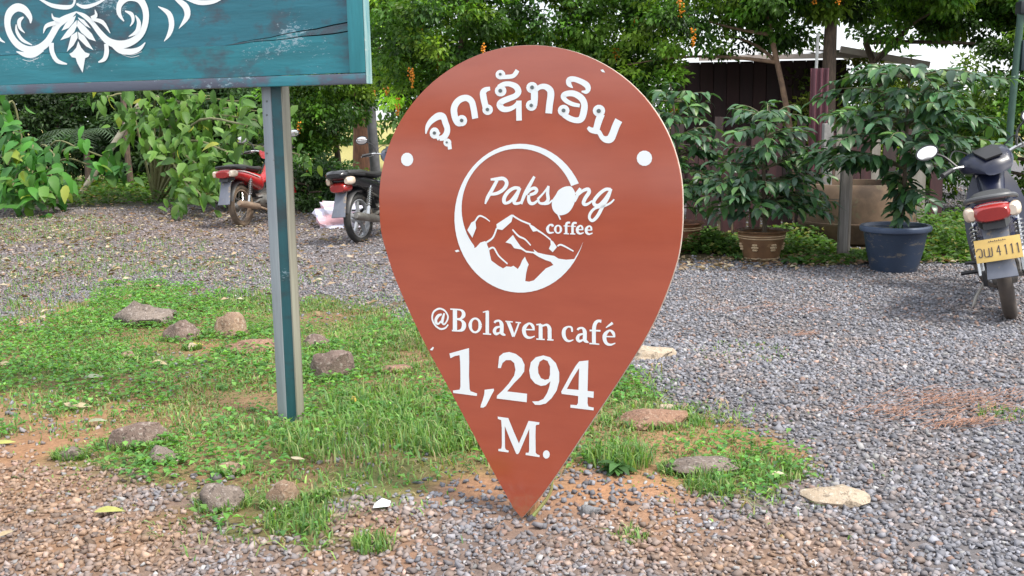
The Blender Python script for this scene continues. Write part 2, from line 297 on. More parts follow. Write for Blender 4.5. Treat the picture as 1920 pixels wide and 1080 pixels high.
SIGN_ART = {'lao_letter_0':[('S',[-3734,13408,47,-3666,13654,161,-3501,13853,207,-3230,14008,252,-3023,13983,238,-2940,13783,238,-2864,13583,231,-2898,13409,232,-3017,13278,216,-3185,13239,160]),('S',[-3185,13218,167,-3266,13332,133,-3182,13464,113]),('P',[-3172,13427,-3193,13342,-3249,13274,-3330,13236,-3420,13237,-3501,13276,-3556,13345,-3575,13431,-3554,13517,-3497,13585,-3415,13622,-3326,13621,-3246,13582,-3191,13513]),('G',[-3305,13428,-3312,13403,-3331,13383,-3358,13372,-3389,13372,-3416,13384,-3435,13404,-3441,13430,-3434,13455,-3415,13475,-3387,13486,-3357,13486,-3330,13474,-3311,13454])],'lao_letter_1':[('P',[-2706,13095,-2722,13034,-2767,12985,-2831,12958,-2902,12958,-2966,12986,-3010,13035,-3026,13097,-3009,13158,-2964,13207,-2900,13234,-2828,13233,-2765,13205,-2721,13156]),('S',[-2795,13062,165,-2761,12862,152]),('G',[-2833,13102,-2838,13084,-2851,13071,-2870,13063,-2890,13063,-2909,13071,-2921,13085,-2926,13102,-2921,13120,-2908,13133,-2889,13141,-2869,13141,-2850,13133,-2838,13119])],'lao_letter_2':[('S',[-2242,13788,215,-2418,13769,242,-2539,13914,249,-2596,14204,262,-2524,14414,248,-2341,14567,228,-2097,14610,214,-1904,14491,232,-1823,14249,239,-1763,13905,239]),('P',[-2075,13840,-2096,13756,-2155,13690,-2239,13653,-2332,13655,-2416,13693,-2474,13762,-2494,13846,-2473,13930,-2414,13997,-2329,14033,-2236,14031,-2152,13993,-2095,13924]),('G',[-2214,13848,-2221,13822,-2241,13801,-2269,13790,-2300,13790,-2328,13803,-2347,13824,-2354,13850,-2347,13877,-2327,13897,-2299,13909,-2268,13908,-2240,13896,-2221,13875])],'lao_letter_3':[('S',[-1183,14902,121,-1340,14871,172,-1449,14784,236,-1443,14629,249,-1386,14389,237,-1326,14179,249]),('P',[-1078,14192,-1098,14115,-1155,14053,-1237,14020,-1328,14022,-1410,14058,-1466,14121,-1486,14200,-1465,14277,-1408,14339,-1326,14371,-1235,14369,-1154,14333,-1097,14270]),('G',[-1213,14197,-1220,14172,-1239,14151,-1266,14140,-1297,14141,-1324,14153,-1343,14174,-1350,14200,-1343,14226,-1324,14246,-1296,14257,-1266,14257,-1239,14245,-1220,14223])],'lao_letter_4':[('P',[-565,14808,-587,14726,-648,14662,-737,14628,-836,14631,-925,14669,-986,14737,-1008,14820,-986,14901,-924,14966,-835,14999,-736,14996,-648,14957,-587,14890]),('G',[-716,14812,-723,14784,-743,14762,-773,14750,-806,14751,-835,14764,-856,14787,-863,14816,-856,14844,-835,14866,-806,14878,-773,14877,-743,14863,-723,14840]),('S',[-873,14934,158,-665,15028,163,-432,15027,169,-213,14936,206,-121,14772,231,-226,14634,194,-499,14541,195,-740,14452,208,-821,14341,241,-700,14208,196,-483,14198,170,-283,14270,150,-117,14420,137]),('S',[-101,14472,200,-101,14155,206,-94,13810,207])],'lao_letter_5':[('P',[-604,15344,-623,15276,-675,15222,-750,15194,-833,15197,-909,15230,-961,15287,-979,15357,-960,15425,-908,15479,-833,15507,-749,15504,-674,15470,-623,15413]),('G',[-738,15360,-743,15340,-758,15324,-779,15316,-803,15317,-825,15327,-840,15343,-845,15364,-840,15384,-825,15400,-803,15409,-779,15408,-758,15398,-743,15381]),('S',[-832,15263,126,-598,15267,138,-348,15283,144,-233,15360,162,-154,15474,161])],'lao_letter_6':[('P',[598,14880,577,14800,518,14737,432,14703,337,14706,250,14744,190,14811,169,14892,190,14973,250,15036,336,15069,431,15066,517,15027,577,14961]),('G',[462,14890,455,14862,435,14840,407,14829,375,14830,346,14843,326,14866,319,14894,326,14921,346,14943,374,14955,406,14954,435,14940,455,14918]),('P',[564,14299,544,14221,488,14159,405,14126,314,14128,231,14164,173,14229,153,14308,173,14386,230,14448,313,14481,405,14479,487,14442,544,14378]),('G',[428,14302,421,14277,403,14257,377,14246,348,14247,322,14259,304,14279,297,14305,303,14330,322,14350,348,14361,377,14360,403,14348,421,14328]),('S',[472,14828,246,473,14552,259,464,14290,216]),('S',[521,14798,141,682,14901,165,876,14901,189,1037,14786,231,1069,14624,250,1026,14336,244,995,14029,245])],'lao_letter_7':[('S',[2099,14260,114,1848,14312,138,1605,14432,151,1509,14578,187,1641,14655,187,1893,14648,198,2144,14505,215,2255,14308,227,2241,14080,239,2162,13847,228,1994,13787,186,1742,13854,187,1519,13993,188]),('P',[1737,14107,1717,14025,1659,13960,1576,13925,1482,13926,1398,13965,1339,14032,1318,14115,1338,14198,1396,14263,1480,14298,1573,14296,1657,14257,1715,14190]),('G',[1601,14113,1594,14085,1575,14064,1547,14052,1516,14053,1488,14065,1468,14088,1461,14115,1468,14143,1487,14165,1515,14176,1546,14176,1574,14163,1594,14140])],'lao_letter_8':[('S',[1848,14838,30,1715,14962,168,1714,15093,192,1889,15116,173,2139,15028,179,2327,14915,196,2384,14794,184,2316,14694,131,2155,14715,48])],'lao_letter_9':[('P',[2981,14077,2961,13994,2902,13928,2817,13892,2721,13894,2634,13933,2574,14001,2551,14086,2572,14169,2631,14235,2717,14271,2812,14268,2899,14229,2959,14161]),('G',[2841,14072,2834,14042,2813,14019,2784,14006,2751,14007,2722,14021,2701,14045,2693,14074,2700,14104,2720,14127,2750,14140,2783,14139,2812,14125,2833,14101]),('S',[2848,13984,260,2755,13744,243,2669,13445,226]),('S',[2386,13557,102,2496,13470,167,2651,13440,196,2781,13387,160,2884,13229,160,3023,13157,213,3175,13190,271,3264,13354,258,3352,13579,258,3450,13770,263])],'dot_0':[('P',[-4260,12511,-4287,12408,-4359,12324,-4463,12277,-4578,12277,-4681,12323,-4752,12406,-4776,12511,-4748,12615,-4675,12699,-4571,12745,-4456,12744,-4353,12698,-4284,12615])],'dot_1':[('P',[4587,12558,4563,12452,4494,12367,4391,12319,4276,12319,4172,12366,4098,12451,4071,12558,4095,12664,4166,12749,4268,12796,4383,12796,4487,12749,4560,12664])],'logo_ring':[('P',[2086,11736,1965,11944,1824,12138,1665,12318,1489,12480,1298,12625,1092,12750,875,12853,648,12935,413,12994,172,13029,-73,13039,-319,13025,-563,12986,-804,12923,-1039,12835,-1266,12724,-1481,12590,-1684,12435,-1871,12259,-2041,12065,-2191,11855,-2321,11629,-2428,11392,-2510,11145,-2568,10891,-2601,10632,-2607,10372,-2586,10113,-2540,9858,-2468,9610,-2371,9371,-2251,9145,-2107,8933,-1944,8738,-1761,8561,-1561,8406,-1347,8272,-1120,8163,-884,8077,-640,8017,-392,7983,-141,7974,109,7991,355,8034,596,8100,830,8191,1053,8304,1264,8438,1461,8592,1642,8764,1805,8952,1950,9154,2075,9369,2178,9594,2260,9828,2154,9578,1941,9226,1656,9187,1369,9212,1206,9301,904,9331,611,9383,440,9495,487,9405,375,9411,168,9435,-41,9573,-220,9799,-328,9953,-611,9687,-400,9641,-280,9499,-11,9466,168,9370,434,9354,641,9239,905,9138,1080,9098,1185,8990,906,8859,731,8689,466,8432,288,8373,139,8387,169,8633,228,8881,269,8964,186,9095,126,9228,19,9088,-52,8922,-142,8792,-311,8893,-401,8851,-583,8859,-704,8782,-887,8866,-1162,9035,-1223,9281,-1241,9417,-1314,9552,-1332,9661,-1406,9702,-1592,9641,-1748,9480,-1823,9439,-1828,9517,-1934,9647,-2029,9786,-2112,9931,-2181,10083,-2237,10240,-2278,10401,-2306,10565,-2319,10731,-2318,10898,-2302,11064,-2272,11229,-2228,11391,-2170,11549,-2099,11702,-2016,11849,-1920,11989,-1813,12122,-1695,12245,-1568,12360,-1431,12464,-1287,12558,-1136,12640,-979,12710,-817,12769,-652,12815,-483,12848,-314,12868,-143,12876,26,12871,194,12853,360,12823,522,12780,679,12726,830,12660,975,12583,1113,12496,1243,12398,1364,12292,1476,12176,1577,12053,1668,11922,1747,11785,1815,11642])],'mountain_drawing':[('S',[-1265,9416,70,-1069,9484,64,-874,9213,58,-534,8949,52]),('S',[-1344,9661,70,-1098,9834,64,-944,10166,63]),('P',[-956,10302,-387,10648,-316,10628,-382,10400,-732,10108,-944,10139]),('S',[-351,10627,63,-41,10463,57,338,10334,62]),('P',[255,10364,462,10273,667,10130,433,10091,344,10206]),('S',[609,10139,67,843,10008,50,1088,9835,50]),('P',[1076,9845,1181,9780,1320,9599,1165,9422,1020,9534,1089,9670]),('S',[1337,9631,55,1492,9680,61,1922,9485,44]),('P',[-1767,10416,-1738,10142,-1889,9807,-2088,10065,-1930,10329]),('S',[-1792,10361,59,-1618,10568,64,-1402,10519,52,-1200,10393,35]),('S',[-334,10142,51,-100,9922,63,138,9823,57,357,9621,45])],'bean':[('Q',[1775,11636,1568,11614,1360,11499,1257,11341,1152,11195,1114,11026,1154,10858,1260,10728,1418,10666,1626,10712,1781,10824,1909,11030,1972,11258,1945,11448,1866,11577]),('S',[1339,10717,60,1392,10610,55,1434,10522,50])],'script_letter_0':[('S',[-926,11811,115,-1135,11463,131,-1303,11201,127,-1391,10988,58]),('S',[-1175,11831,68,-953,11848,115,-705,11870,125,-573,11773,140,-582,11631,140,-706,11482,125,-927,11363,115,-1191,11321,90])],'script_letter_1':[('S',[-64,11535,113,-267,11554,114,-486,11436,125,-646,11237,141,-662,11076,141,-574,11034,99,-418,11105,104,-240,11293,109,-91,11490,118]),('S',[-61,11559,108,-191,11269,129,-284,11083,130,-213,11024,98,-36,11064,83,72,11164,46])],'script_letter_2':[('S',[476,11946,91,306,11666,128,118,11347,128,-23,11015,103]),('S',[166,11336,77,327,11508,102,488,11557,112,563,11485,122,488,11389,112,301,11326,92]),('S',[274,11320,102,264,11179,123,323,11054,123,462,11047,97,636,11174,71])],'script_letter_3':[('S',[596,11185,87,808,11394,66,1005,11626,81]),('S',[992,11638,91,962,11385,121,981,11180,126,862,11057,106,676,11061,81,612,11185,87]),('S',[836,11025,66,995,11052,66,1152,11176,55])],'script_letter_4':[('S',[1984,11377,99,2141,11574,89]),('S',[2149,11574,89,2036,11342,109,1929,11138,99]),('S',[2036,11342,89,2239,11499,103,2417,11549,118,2449,11443,132,2318,11252,128,2258,11085,128,2371,11046,94,2573,11174,59])],'script_letter_5':[('S',[3203,11548,101,3023,11550,107,2799,11390,117,2629,11175,122,2646,11045,118,2803,11036,103,3002,11229,102,3193,11501,101]),('S',[3217,11572,92,3101,11277,121,2929,10992,117,2756,10681,118,2585,10522,103,2472,10602,99,2506,10769,98,2677,10934,88,2979,11005,73,3203,11115,68,3326,11234,48])],'coffee_letter_0':[('S',[1162,10282,91,1130,10335,76,1030,10327,61,961,10199,112,1025,10074,76,1195,10089,41])],'coffee_letter_1':[('S',[1454,10202,96,1441,10138,73,1403,10091,57,1350,10073,51,1297,10088,57,1259,10133,73,1244,10196,96,1258,10259,73,1297,10306,56,1349,10324,50,1402,10309,57,1440,10263,73,1454,10201,95])],'coffee_letter_2':[('S',[1646,10063,90,1644,10340,90,1685,10423,75,1784,10431,65]),('S',[1551,10318,35,1772,10315,35]),('S',[1557,10062,40,1745,10059,40])],'coffee_letter_3':[('S',[1875,10063,90,1873,10342,90,1919,10425,75,2022,10423,65]),('S',[1798,10316,35,1992,10312,35]),('S',[1787,10063,40,1974,10062,40])],'coffee_letter_4':[('S',[2045,10210,40,2251,10212,40]),('S',[2235,10209,60,2214,10304,69,2142,10343,50,2050,10251,100,2056,10132,95,2149,10075,60,2272,10119,35])],'coffee_letter_5':[('S',[2361,10206,40,2565,10207,39]),('S',[2550,10205,59,2529,10299,69,2457,10338,49,2366,10247,99,2372,10127,94,2465,10071,59,2587,10115,35])],'cafe_letter_0':[('S',[-2899,6660,50,-3024,6524,64,-3232,6480,69,-3451,6611,69,-3557,6841,69,-3490,7079,69,-3268,7210,69,-3054,7166,64,-2924,7014,64,-2911,6886,69,-2985,6731,60,-3071,6656,64,-3137,6688,69]),('S',[-3158,7015,60,-3300,6950,111,-3400,6809,120,-3386,6685,111,-3291,6662,69,-3192,6770,60]),('S',[-3050,7059,69,-3118,6850,110,-3152,6680,101])],'cafe_letter_1':[('S',[-2618,7227,173,-2621,6842,173,-2625,6466,173]),('S',[-2806,7223,50,-2426,7226,59,-2288,7153,126,-2275,7026,149,-2393,6912,73,-2549,6894,45]),('S',[-2549,6877,50,-2357,6848,82,-2253,6719,172,-2302,6545,150,-2456,6470,64,-2746,6457,55])],'cafe_letter_2':[('S',[-1609,6724,143,-1636,6599,107,-1709,6504,81,-1808,6463,72,-1908,6489,82,-1980,6574,108,-2006,6696,144,-1978,6821,108,-1904,6916,81,-1804,6955,72,-1705,6928,81,-1634,6843,108,-1609,6722,143])],'cafe_letter_3':[('S',[-1325,7259,133,-1327,6849,138,-1329,6449,138]),('S',[-1498,7199,40,-1281,7256,49]),('S',[-1495,6436,49,-1175,6440,49])],'cafe_letter_4':[('S',[-1043,6853,80,-1003,6910,79,-865,6941,79,-775,6847,145,-762,6681,150,-757,6514,145,-619,6447,40]),('S',[-808,6740,57,-981,6686,93,-1049,6555,137,-975,6468,102,-820,6534,57])],'cafe_letter_5':[('S',[-520,6938,136,-406,6686,136,-308,6423,109]),('S',[-94,6927,65,-190,6682,65,-299,6424,66]),('S',[-616,6942,44,-331,6937,44]),('S',[-224,6932,44,-18,6931,43])],'cafe_letter_6':[('S',[138,6706,48,497,6725,47]),('S',[468,6723,73,423,6855,116,289,6928,69,122,6788,138,96,6620,147,172,6471,117,330,6435,73,504,6507,34])],'cafe_letter_7':[('S',[557,6906,43,730,6931,64]),('S',[721,6938,141,722,6668,146,723,6413,146]),('S',[563,6408,47,878,6417,47]),('S',[764,6866,51,951,6931,85,1049,6825,140,1059,6632,145,1064,6419,145]),('S',[971,6416,47,1209,6426,47])],'cafe_letter_8':[('S',[1882,6755,63,1863,6896,79,1738,6921,59,1600,6815,122,1579,6631,143,1659,6474,109,1785,6435,67,1931,6492,33])],'cafe_letter_9':[('S',[2083,6831,75,2119,6886,75,2247,6916,75,2331,6826,137,2345,6666,141,2351,6505,137,2480,6440,37]),('S',[2302,6723,54,2142,6670,87,2081,6544,129,2151,6461,96,2293,6524,54])],'cafe_letter_10':[('S',[2673,6410,140,2669,6755,140,2677,6986,136,2735,7136,119,2823,7196,90,2928,7190,102]),('S',[2514,6853,58,2904,6871,57]),('S',[2510,6413,46,2865,6415,45])],'cafe_letter_11':[('S',[3086,6691,45,3419,6709,45]),('S',[3392,6707,69,3349,6835,110,3224,6905,65,3071,6770,131,3048,6608,139,3120,6464,110,3267,6430,69,3428,6499,33]),('S',[3093,6990,29,3201,7070,65,3328,7166,93])],'digit_0':[('P',[-2859,5612,-2459,5746,-2061,5876,-2058,5364,-2068,4850,-2048,4397,-2015,4318,-1746,4261,-1757,4169,-2719,4182,-2728,4267,-2454,4331,-2419,4451,-2416,4877,-2422,5332,-2444,5587,-2631,5541,-2820,5442])],'comma':[('P',[-1445,4427,-1081,4503,-1072,4435,-1165,4276,-1265,4084,-1398,3843,-1498,3772,-1615,3765,-1598,3867,-1531,4026,-1463,4245])],'digit_1':[('P',[-915,5258,-865,5678,-702,5811,-476,5869,-218,5823,6,5680,117,5470,102,5233,-26,5045,-283,4783,-558,4458,214,4454,199,4150,-967,4161,-951,4268,-737,4469,-477,4764,-283,5050,-234,5261,-283,5493,-411,5585,-605,5568,-735,5452,-801,5268])],'digit_2':[('P',[406,4202,643,4233,832,4336,972,4556,1049,4768,1095,4977,924,4829,736,4781,515,4847,341,5021,292,5281,355,5579,544,5771,826,5860,1076,5817,1293,5634,1419,5327,1420,5009,1329,4680,1144,4398,927,4184,707,4111,517,4096]),('H',[827,5723,686,5623,624,5428,640,5225,735,5059,892,5010,1032,5058,1078,5208,1077,5499,983,5679])],'digit_3':[('P',[2148,5768,2479,5831,2469,5340,2459,4781,2684,4783,2678,4565,2467,4572,2463,4364,2494,4252,2690,4231,2682,4135,1842,4138,1841,4239,2070,4250,2115,4327,2122,4573,1516,4583,1500,4668,1637,4914,1848,5310,2029,5614]),('H',[2150,5539,2001,5310,1850,5051,1705,4776,2132,4785,2138,5165])],'metre_letter':[('P',[-930,3512,-513,3506,-302,3047,-100,2644,100,3095,271,3495,685,3490,676,3410,573,3389,545,3342,536,3006,547,2389,595,2342,704,2312,689,2248,158,2258,168,2340,273,2353,295,2445,300,3216,120,2796,-90,2306,-148,2245,-206,2255,-437,2727,-649,3201,-650,2862,-641,2414,-612,2355,-495,2325,-515,2260,-904,2263,-904,2336,-787,2369,-767,2488,-770,3116,-794,3399,-921,3429])],'full_stop':[('P',[1082,2397,1069,2330,1033,2273,981,2238,923,2230,870,2252,834,2299,820,2363,833,2429,869,2486,922,2522,980,2530,1032,2507,1069,2460])],'paint_chip_0':[('P',[-2606,9320,-2477,9363,-2413,9309,-2542,9266])],'paint_chip_1':[('P',[-3675,5673,-3540,5802,-3496,5767,-3564,5663])],'paint_chip_2':[('P',[2801,15379,2892,15392,2967,15288,2857,15309])],'outline':[('P',[-5737,11045,-5714,11419,-5663,11791,-5583,12159,-5475,12520,-5341,12872,-5180,13215,-4994,13545,-4785,13862,-4553,14163,-4300,14449,-4027,14716,-3737,14965,-3430,15194,-3110,15402,-2776,15589,-2432,15754,-2078,15897,-1717,16017,-1351,16114,-980,16188,-607,16239,-234,16267,138,16272,507,16255,872,16215,1232,16155,1585,16073,1929,15971,2264,15849,2587,15708,2899,15548,3199,15371,3484,15178,3754,14968,4008,14744,4246,14506,4466,14255,4669,13991,4852,13717,5017,13433,5161,13139,5286,12838,5389,12530,5472,12217,5533,11898,5573,11577,5591,11253,5595,11088,5601,10853,5603,10586,5594,10327,5577,10090,5555,9853,5519,9601,5459,9320,5369,8996,5255,8638,5127,8270,4992,7918,4858,7595,4719,7285,4564,6970,4385,6631,4176,6261,3942,5871,3691,5463,3429,5042,3154,4603,2863,4145,2563,3675,2263,3204,1955,2713,1637,2204,1328,1714,1044,1283,780,911,529,583,317,315,166,124,10,-57,-146,75,-180,108,-225,151,-298,238,-419,405,-595,670,-818,1011,-1073,1408,-1348,1843,-1652,2327,-1986,2866,-2334,3429,-2677,3981,-3022,4526,-3374,5076,-3715,5618,-4027,6136,-4309,6637,-4569,7125,-4800,7579,-4994,7975,-5140,8293,-5245,8549,-5329,8777,-5410,9012,-5495,9256,-5573,9493,-5639,9731,-5690,9978,-5719,10263,-5731,10572,-5734,10851])]}
BOARD_ART = {'scroll':[('S',[-12275,18676,57,-12266,18954,262,-12541,19316,354,-12987,19428,378,-13429,19185,392,-13603,18734,359,-13500,18217,348,-13134,17741,347,-12586,17490,323,-12010,17494,355,-11473,17739,365,-11100,18129,329,-10750,18548,360,-10403,18744,336,-9961,18924,223,-9635,19078,56]),('S',[-13239,17416,46,-12743,17254,243,-12230,17256,276,-11697,17457,172]),('S',[-12627,18980,69,-12898,18805,218,-12898,18499,173,-12646,18249,34]),('S',[-13096,18661,46,-13092,18329,173,-12820,17934,173,-12293,17683,46]),('S',[-11004,19062,34,-10929,18843,146,-10574,18727,213]),('S',[-11584,18190,34,-11382,18510,181,-10834,18638,192]),('S',[-11182,17743,284,-11182,17311,262,-10939,16905,216,-10406,16740,57]),('S',[-7083,18537,54,-7311,18891,228,-7235,19289,282,-6802,19570,334,-6218,19492,354,-5909,19030,332,-5941,18447,301,-6251,17921,303,-6817,17599,327,-7425,17514,362,-8012,17685,342,-8455,18101,287,-8833,18564,232,-9227,18880,199,-9636,19068,56]),('S',[-7908,17517,44,-7452,17251,242,-6858,17180,262,-6371,17286,196,-6037,17554,43]),('S',[-6979,18983,54,-6638,18820,195,-6596,18525,141,-6778,18302,33]),('S',[-6441,18772,43,-6284,18438,216,-6446,18052,195,-6894,17849,33]),('S',[-8591,19118,33,-8557,18860,176,-8827,18733,210]),('S',[-8770,18696,110,-8227,18538,198,-7867,18037,33]),('S',[-8133,17575,221,-8147,17202,255,-8306,16897,200,-8644,16768,56])],'leaf_ornament':[('P',[-9678,18911,-9973,18815,-10310,18579,-10564,18264,-10147,18372,-9847,18619]),('P',[-9664,18711,-9947,18498,-10289,18212,-10675,17839,-10163,17955,-9860,18169,-9682,18437]),('P',[-9602,18708,-9680,18452,-9491,18154,-9094,17837,-8704,17707,-8887,18054,-9274,18444]),('P',[-9589,18832,-9247,18692,-8910,18294,-9214,18432,-9523,18705]),('P',[-9684,18187,-10030,18035,-10362,17297,-9956,17580,-9690,17911]),('P',[-9648,18185,-9312,17986,-8868,17318,-9253,17503,-9634,17859]),('P',[-9670,17760,-9814,17463,-10053,17270,-10229,17201,-10109,17045,-9896,17002,-9830,16757,-9580,16318,-9373,16969,-9180,17038,-9093,17160,-9343,17245,-9536,17453])],'swag':[('S',[-11789,19863,90,-11378,19617,135,-10901,19408,191,-10166,19303,201,-9772,19403,122,-9617,19802,144]),('S',[-9597,19429,89,-9184,19275,177,-8565,19364,143,-8028,19573,109])],'crescent':[('S',[-5235,19104,32,-4707,18770,255,-4599,18291,276,-4776,17861,192,-5059,17570,21]),('S',[-4518,19589,84,-4195,19332,189,-3799,19006,326,-3777,18592,274,-4234,18096,21]),('S',[-3844,19411,105,-3124,19174,208,-2390,19171,176,-1871,19358,154]),('S',[-14457,18565,233,-14134,18037,152,-13845,17856,35])],'fine_stroke':[('S',[-12931,17039,17,-12524,16948,23,-11995,17084,17]),('S',[-7349,17073,16,-6882,16933,22,-6429,16991,16]),('S',[-7462,17152,16,-6813,17030,27,-6264,17159,16])]}
# the loose stones: base pixel (middle of the foot), width and height in pixels, depth/width, material, label
ROCKS = [((258,612),125,52,.75,'grey','broad flat-topped grey-brown boulder sunk in the grass, largest on the left'),
 ((335,638),66,48,.8,'purple','squared dark stone leaning against the right end of the broad boulder'),
 ((433,632),70,48,.85,'tan','rounded tan stone sitting clear of the grass beyond the teal post'),
 ((617,712),92,64,.8,'purple','rounded purple-brown speckled stone just right of the teal post'),
 ((592,655),52,32,.8,'purple','small dark stone tucked behind the rounded speckled one by the post'),
 ((465,662),100,30,.9,'red','flat orange-brown slab lying in grass left of the teal post'),
 ((745,702),62,22,.8,'red','thin orange-brown stone lying in grass near the pin sign'),
 ((1228,802),150,40,.55,'red','long low reddish slab in the grass right of the pin sign'),
 ((1325,892),135,46,.6,'grey','low grey stone half hidden in grass right of the sign point'),
 ((1583,946),125,44,.75,'pale','pale tan slab lying flush in the grey gravel'),
 ((1222,675),90,28,.8,'pale','pale slab at the gravel edge behind the sign'),
 ((529,958),68,58,.85,'tan','upright tan stone at the front edge of the grass'),
 ((412,962),82,58,.7,'grey','slanting grey-brown stone beside the upright tan one'),
 ((433,895),56,30,.8,'tan','small tan stone half sunk in grass above the slanting one'),
 ((297,872),72,40,.7,'grey','small grey stone in the grass at the end of the long brown one'),
 ((245,842),112,50,.5,'purple','long brown stone with a dark left end in the grass'),
 ((127,862),50,30,.8,'grey','little grey stone at the border of grass and reddish gravel'),
 ((237,676),34,18,.8,'tan','small orange-tan stone in the grass below the broad boulder'),
 ((357,655),26,14,.8,'pale','tiny yellowish stone in the grass right of the squared dark stone'),
 ((1106,966),40,26,.8,'blue','smooth blue-grey pebble on the red soil beside the sign point'),
 ((1252,772),28,16,.8,'pale','little pale stone behind the long reddish slab'),
 ((600,944),24,14,.8,'pale','small whitish pebble right of the upright tan stone')]

# ------------------------------------------------------------------ ground zones (world metres)
def gpoly(pts): return [tuple(gp(*p)[:2]) for p in pts]
GRASS_POLY = gpoly([(-420,640),(-60,600),(0,612),(60,628),(120,600),(110,570),(180,545),(280,528),(400,540),(520,548),(640,560),(720,580),(800,640),(1000,680),(1180,690),(1260,735),(1400,790),(1490,868),(1490,900),(1390,925),(1300,935),(1230,905),(1100,895),(1060,870),(940,880),(880,885),(800,905),(760,950),(640,955),(600,1000),(520,1012),(440,990),(330,985),(310,955),(420,925),(330,885),(230,880),(120,890),(80,850),(0,815),(-420,830)])
SOIL_RED = [gp(*p)[:2].tolist() + [r, k] for p, r, k in (((900,915),.22,1),((1000,930),.25,.85),((1120,920),.28,1),((1230,915),.2,.9),((1230,960),.18,.7),((40,575),.4,.6),((0,640),.45,.4),((80,600),.4,.8),((60,840),.3,.8),((150,780),.3,.6),((250,640),.25,.4),((850,740),.3,.3),((1330,830),.3,.5),((760,1050),.12,.6),((450,650),.3,.6))]
WARM = [gp(*p)[:2].tolist() + [r, k] for p, r, k in (((-200,950),.9,1),((60,930),.55,1),((160,1020),.5,1),((450,1050),.35,.55),((700,1000),.3,.9),((1000,1040),.35,.55),((1250,1010),.35,.75),((1450,1040),.4,.7),((1380,900),.3,.5),((350,930),.25,.6),((620,1060),.3,.8))]
LITTER = [gp(*p)[:2].tolist() + [r, k] for p, r, k in (((100,430),3.2,1),((350,430),2.6,.8),((500,500),1.4,.5),((0,510),1.6,.7),((250,480),1.6,.6),((620,440),1.5,.5))]
def blob(x, y, L):
    v = np.zeros(np.shape(x))
    for cx, cy, r, k in L: v = np.maximum(v, k * np.exp(-(((x-cx)**2 + (y-cy)**2) / r**2)))
    return v
def gz(x, y):
    fade = np.clip((12 - y) / 6, 0, 1)
    z = (fbm(x, y, 11, .9) - .5) * .035 * fade
    for cx, cy, r, dip in ((.02, 3.34, .26, .02), (-1.06, 4.6, .3, .01)):      # ground trodden down at the sign point and the post foot
        k = np.exp(-(((x-cx)**2 + (y-cy)**2) / r**2)); z = z*(1-k) - dip*k
    return z + np.clip((y - 15.5) / 3, 0, 1) * .22
def grass_mask(x, y):
    j = (fbm(x, y, 31, .35) - .5) * .55; k = (fbm(x, y, 41, .35) - .5) * .5
    a = inpoly(x + j * np.clip(y / 5, .5, 1.6), y + k * np.clip(y / 3, .8, 2.5), GRASS_POLY)
    return a
def bare(x, y):
    """0..1 bareness inside the grass"""
    return np.clip(blob(x, y, SOIL_RED) * .9 + (fbm(x, y, 57, .7) - .5) * 2.6, 0, 1)

C_GREY = np.array([.192, .193, .215]); C_WARM = np.array([.27, .185, .132]); C_SOIL = np.array([.33, .18, .1]); C_LIT = np.array([.2, .15, .135])
def build_ground():
    # near sheet with fine cells, then rings of larger ones out to the horizon, one mesh
    xs = np.unique(np.concatenate([-np.geomspace(7, 260, 14), np.arange(-7, 7.01, .07), np.geomspace(7, 260, 14)]))
    ys = np.unique(np.concatenate([-np.geomspace(1, 160, 12), np.arange(-1, 3, .25), np.arange(2.6, 12, .06), np.arange(12, 22, .25), np.geomspace(22, 400, 16)]))
    X, Y = np.meshgrid(xs, ys); x, y = X.ravel(), Y.ravel()
    z = gz(x, y)
    g = grass_mask(x, y); wm = np.clip(blob(x, y, WARM), 0, 1)[:, None]; sr = np.clip(blob(x, y, SOIL_RED), 0, 1)[:, None]
    li = np.clip(blob(x, y, LITTER), 0, 1)[:, None]
    n1 = fbm(x, y, 3, .5)[:, None]
    col = np.array([.13, .128, .138]) * (1 - wm) + np.array([.24, .145, .09]) * wm
    col = col * (1 - li*.6) + np.array([.2, .14, .11]) * li*.6
    n2 = np.clip((fbm(x, y, 5, .45)[:, None] - .38) * 4, 0, 1); gr = (np.array([.11, .125, .045]) * n2 + np.array([.21, .135, .075]) * (1 - n2)) * (.7 + .6 * n1)
    col = np.where(g[:, None], gr, col)
    col = col * (1 - sr) + C_SOIL * (.75 + .5 * n1) * sr
    # under the far plants: darker ground, beyond it a dry sunny field
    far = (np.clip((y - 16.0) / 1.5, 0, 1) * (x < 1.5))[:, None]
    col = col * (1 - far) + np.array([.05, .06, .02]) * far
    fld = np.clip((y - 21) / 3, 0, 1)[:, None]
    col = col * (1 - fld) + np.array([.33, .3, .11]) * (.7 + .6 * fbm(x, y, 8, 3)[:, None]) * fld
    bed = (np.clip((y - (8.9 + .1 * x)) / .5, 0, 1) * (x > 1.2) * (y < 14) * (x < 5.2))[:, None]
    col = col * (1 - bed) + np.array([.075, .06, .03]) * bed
    nx, ny = len(xs), len(ys)
    i = np.arange(nx * ny).reshape(ny, nx)
    Fc = np.stack([i[:-1, :-1], i[:-1, 1:], i[1:, 1:], i[1:, :-1]], -1).reshape(-1, 4)
    m = vcol_mat('earth', .95, 38, .5)
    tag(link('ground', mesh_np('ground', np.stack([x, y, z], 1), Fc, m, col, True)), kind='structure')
build_ground()

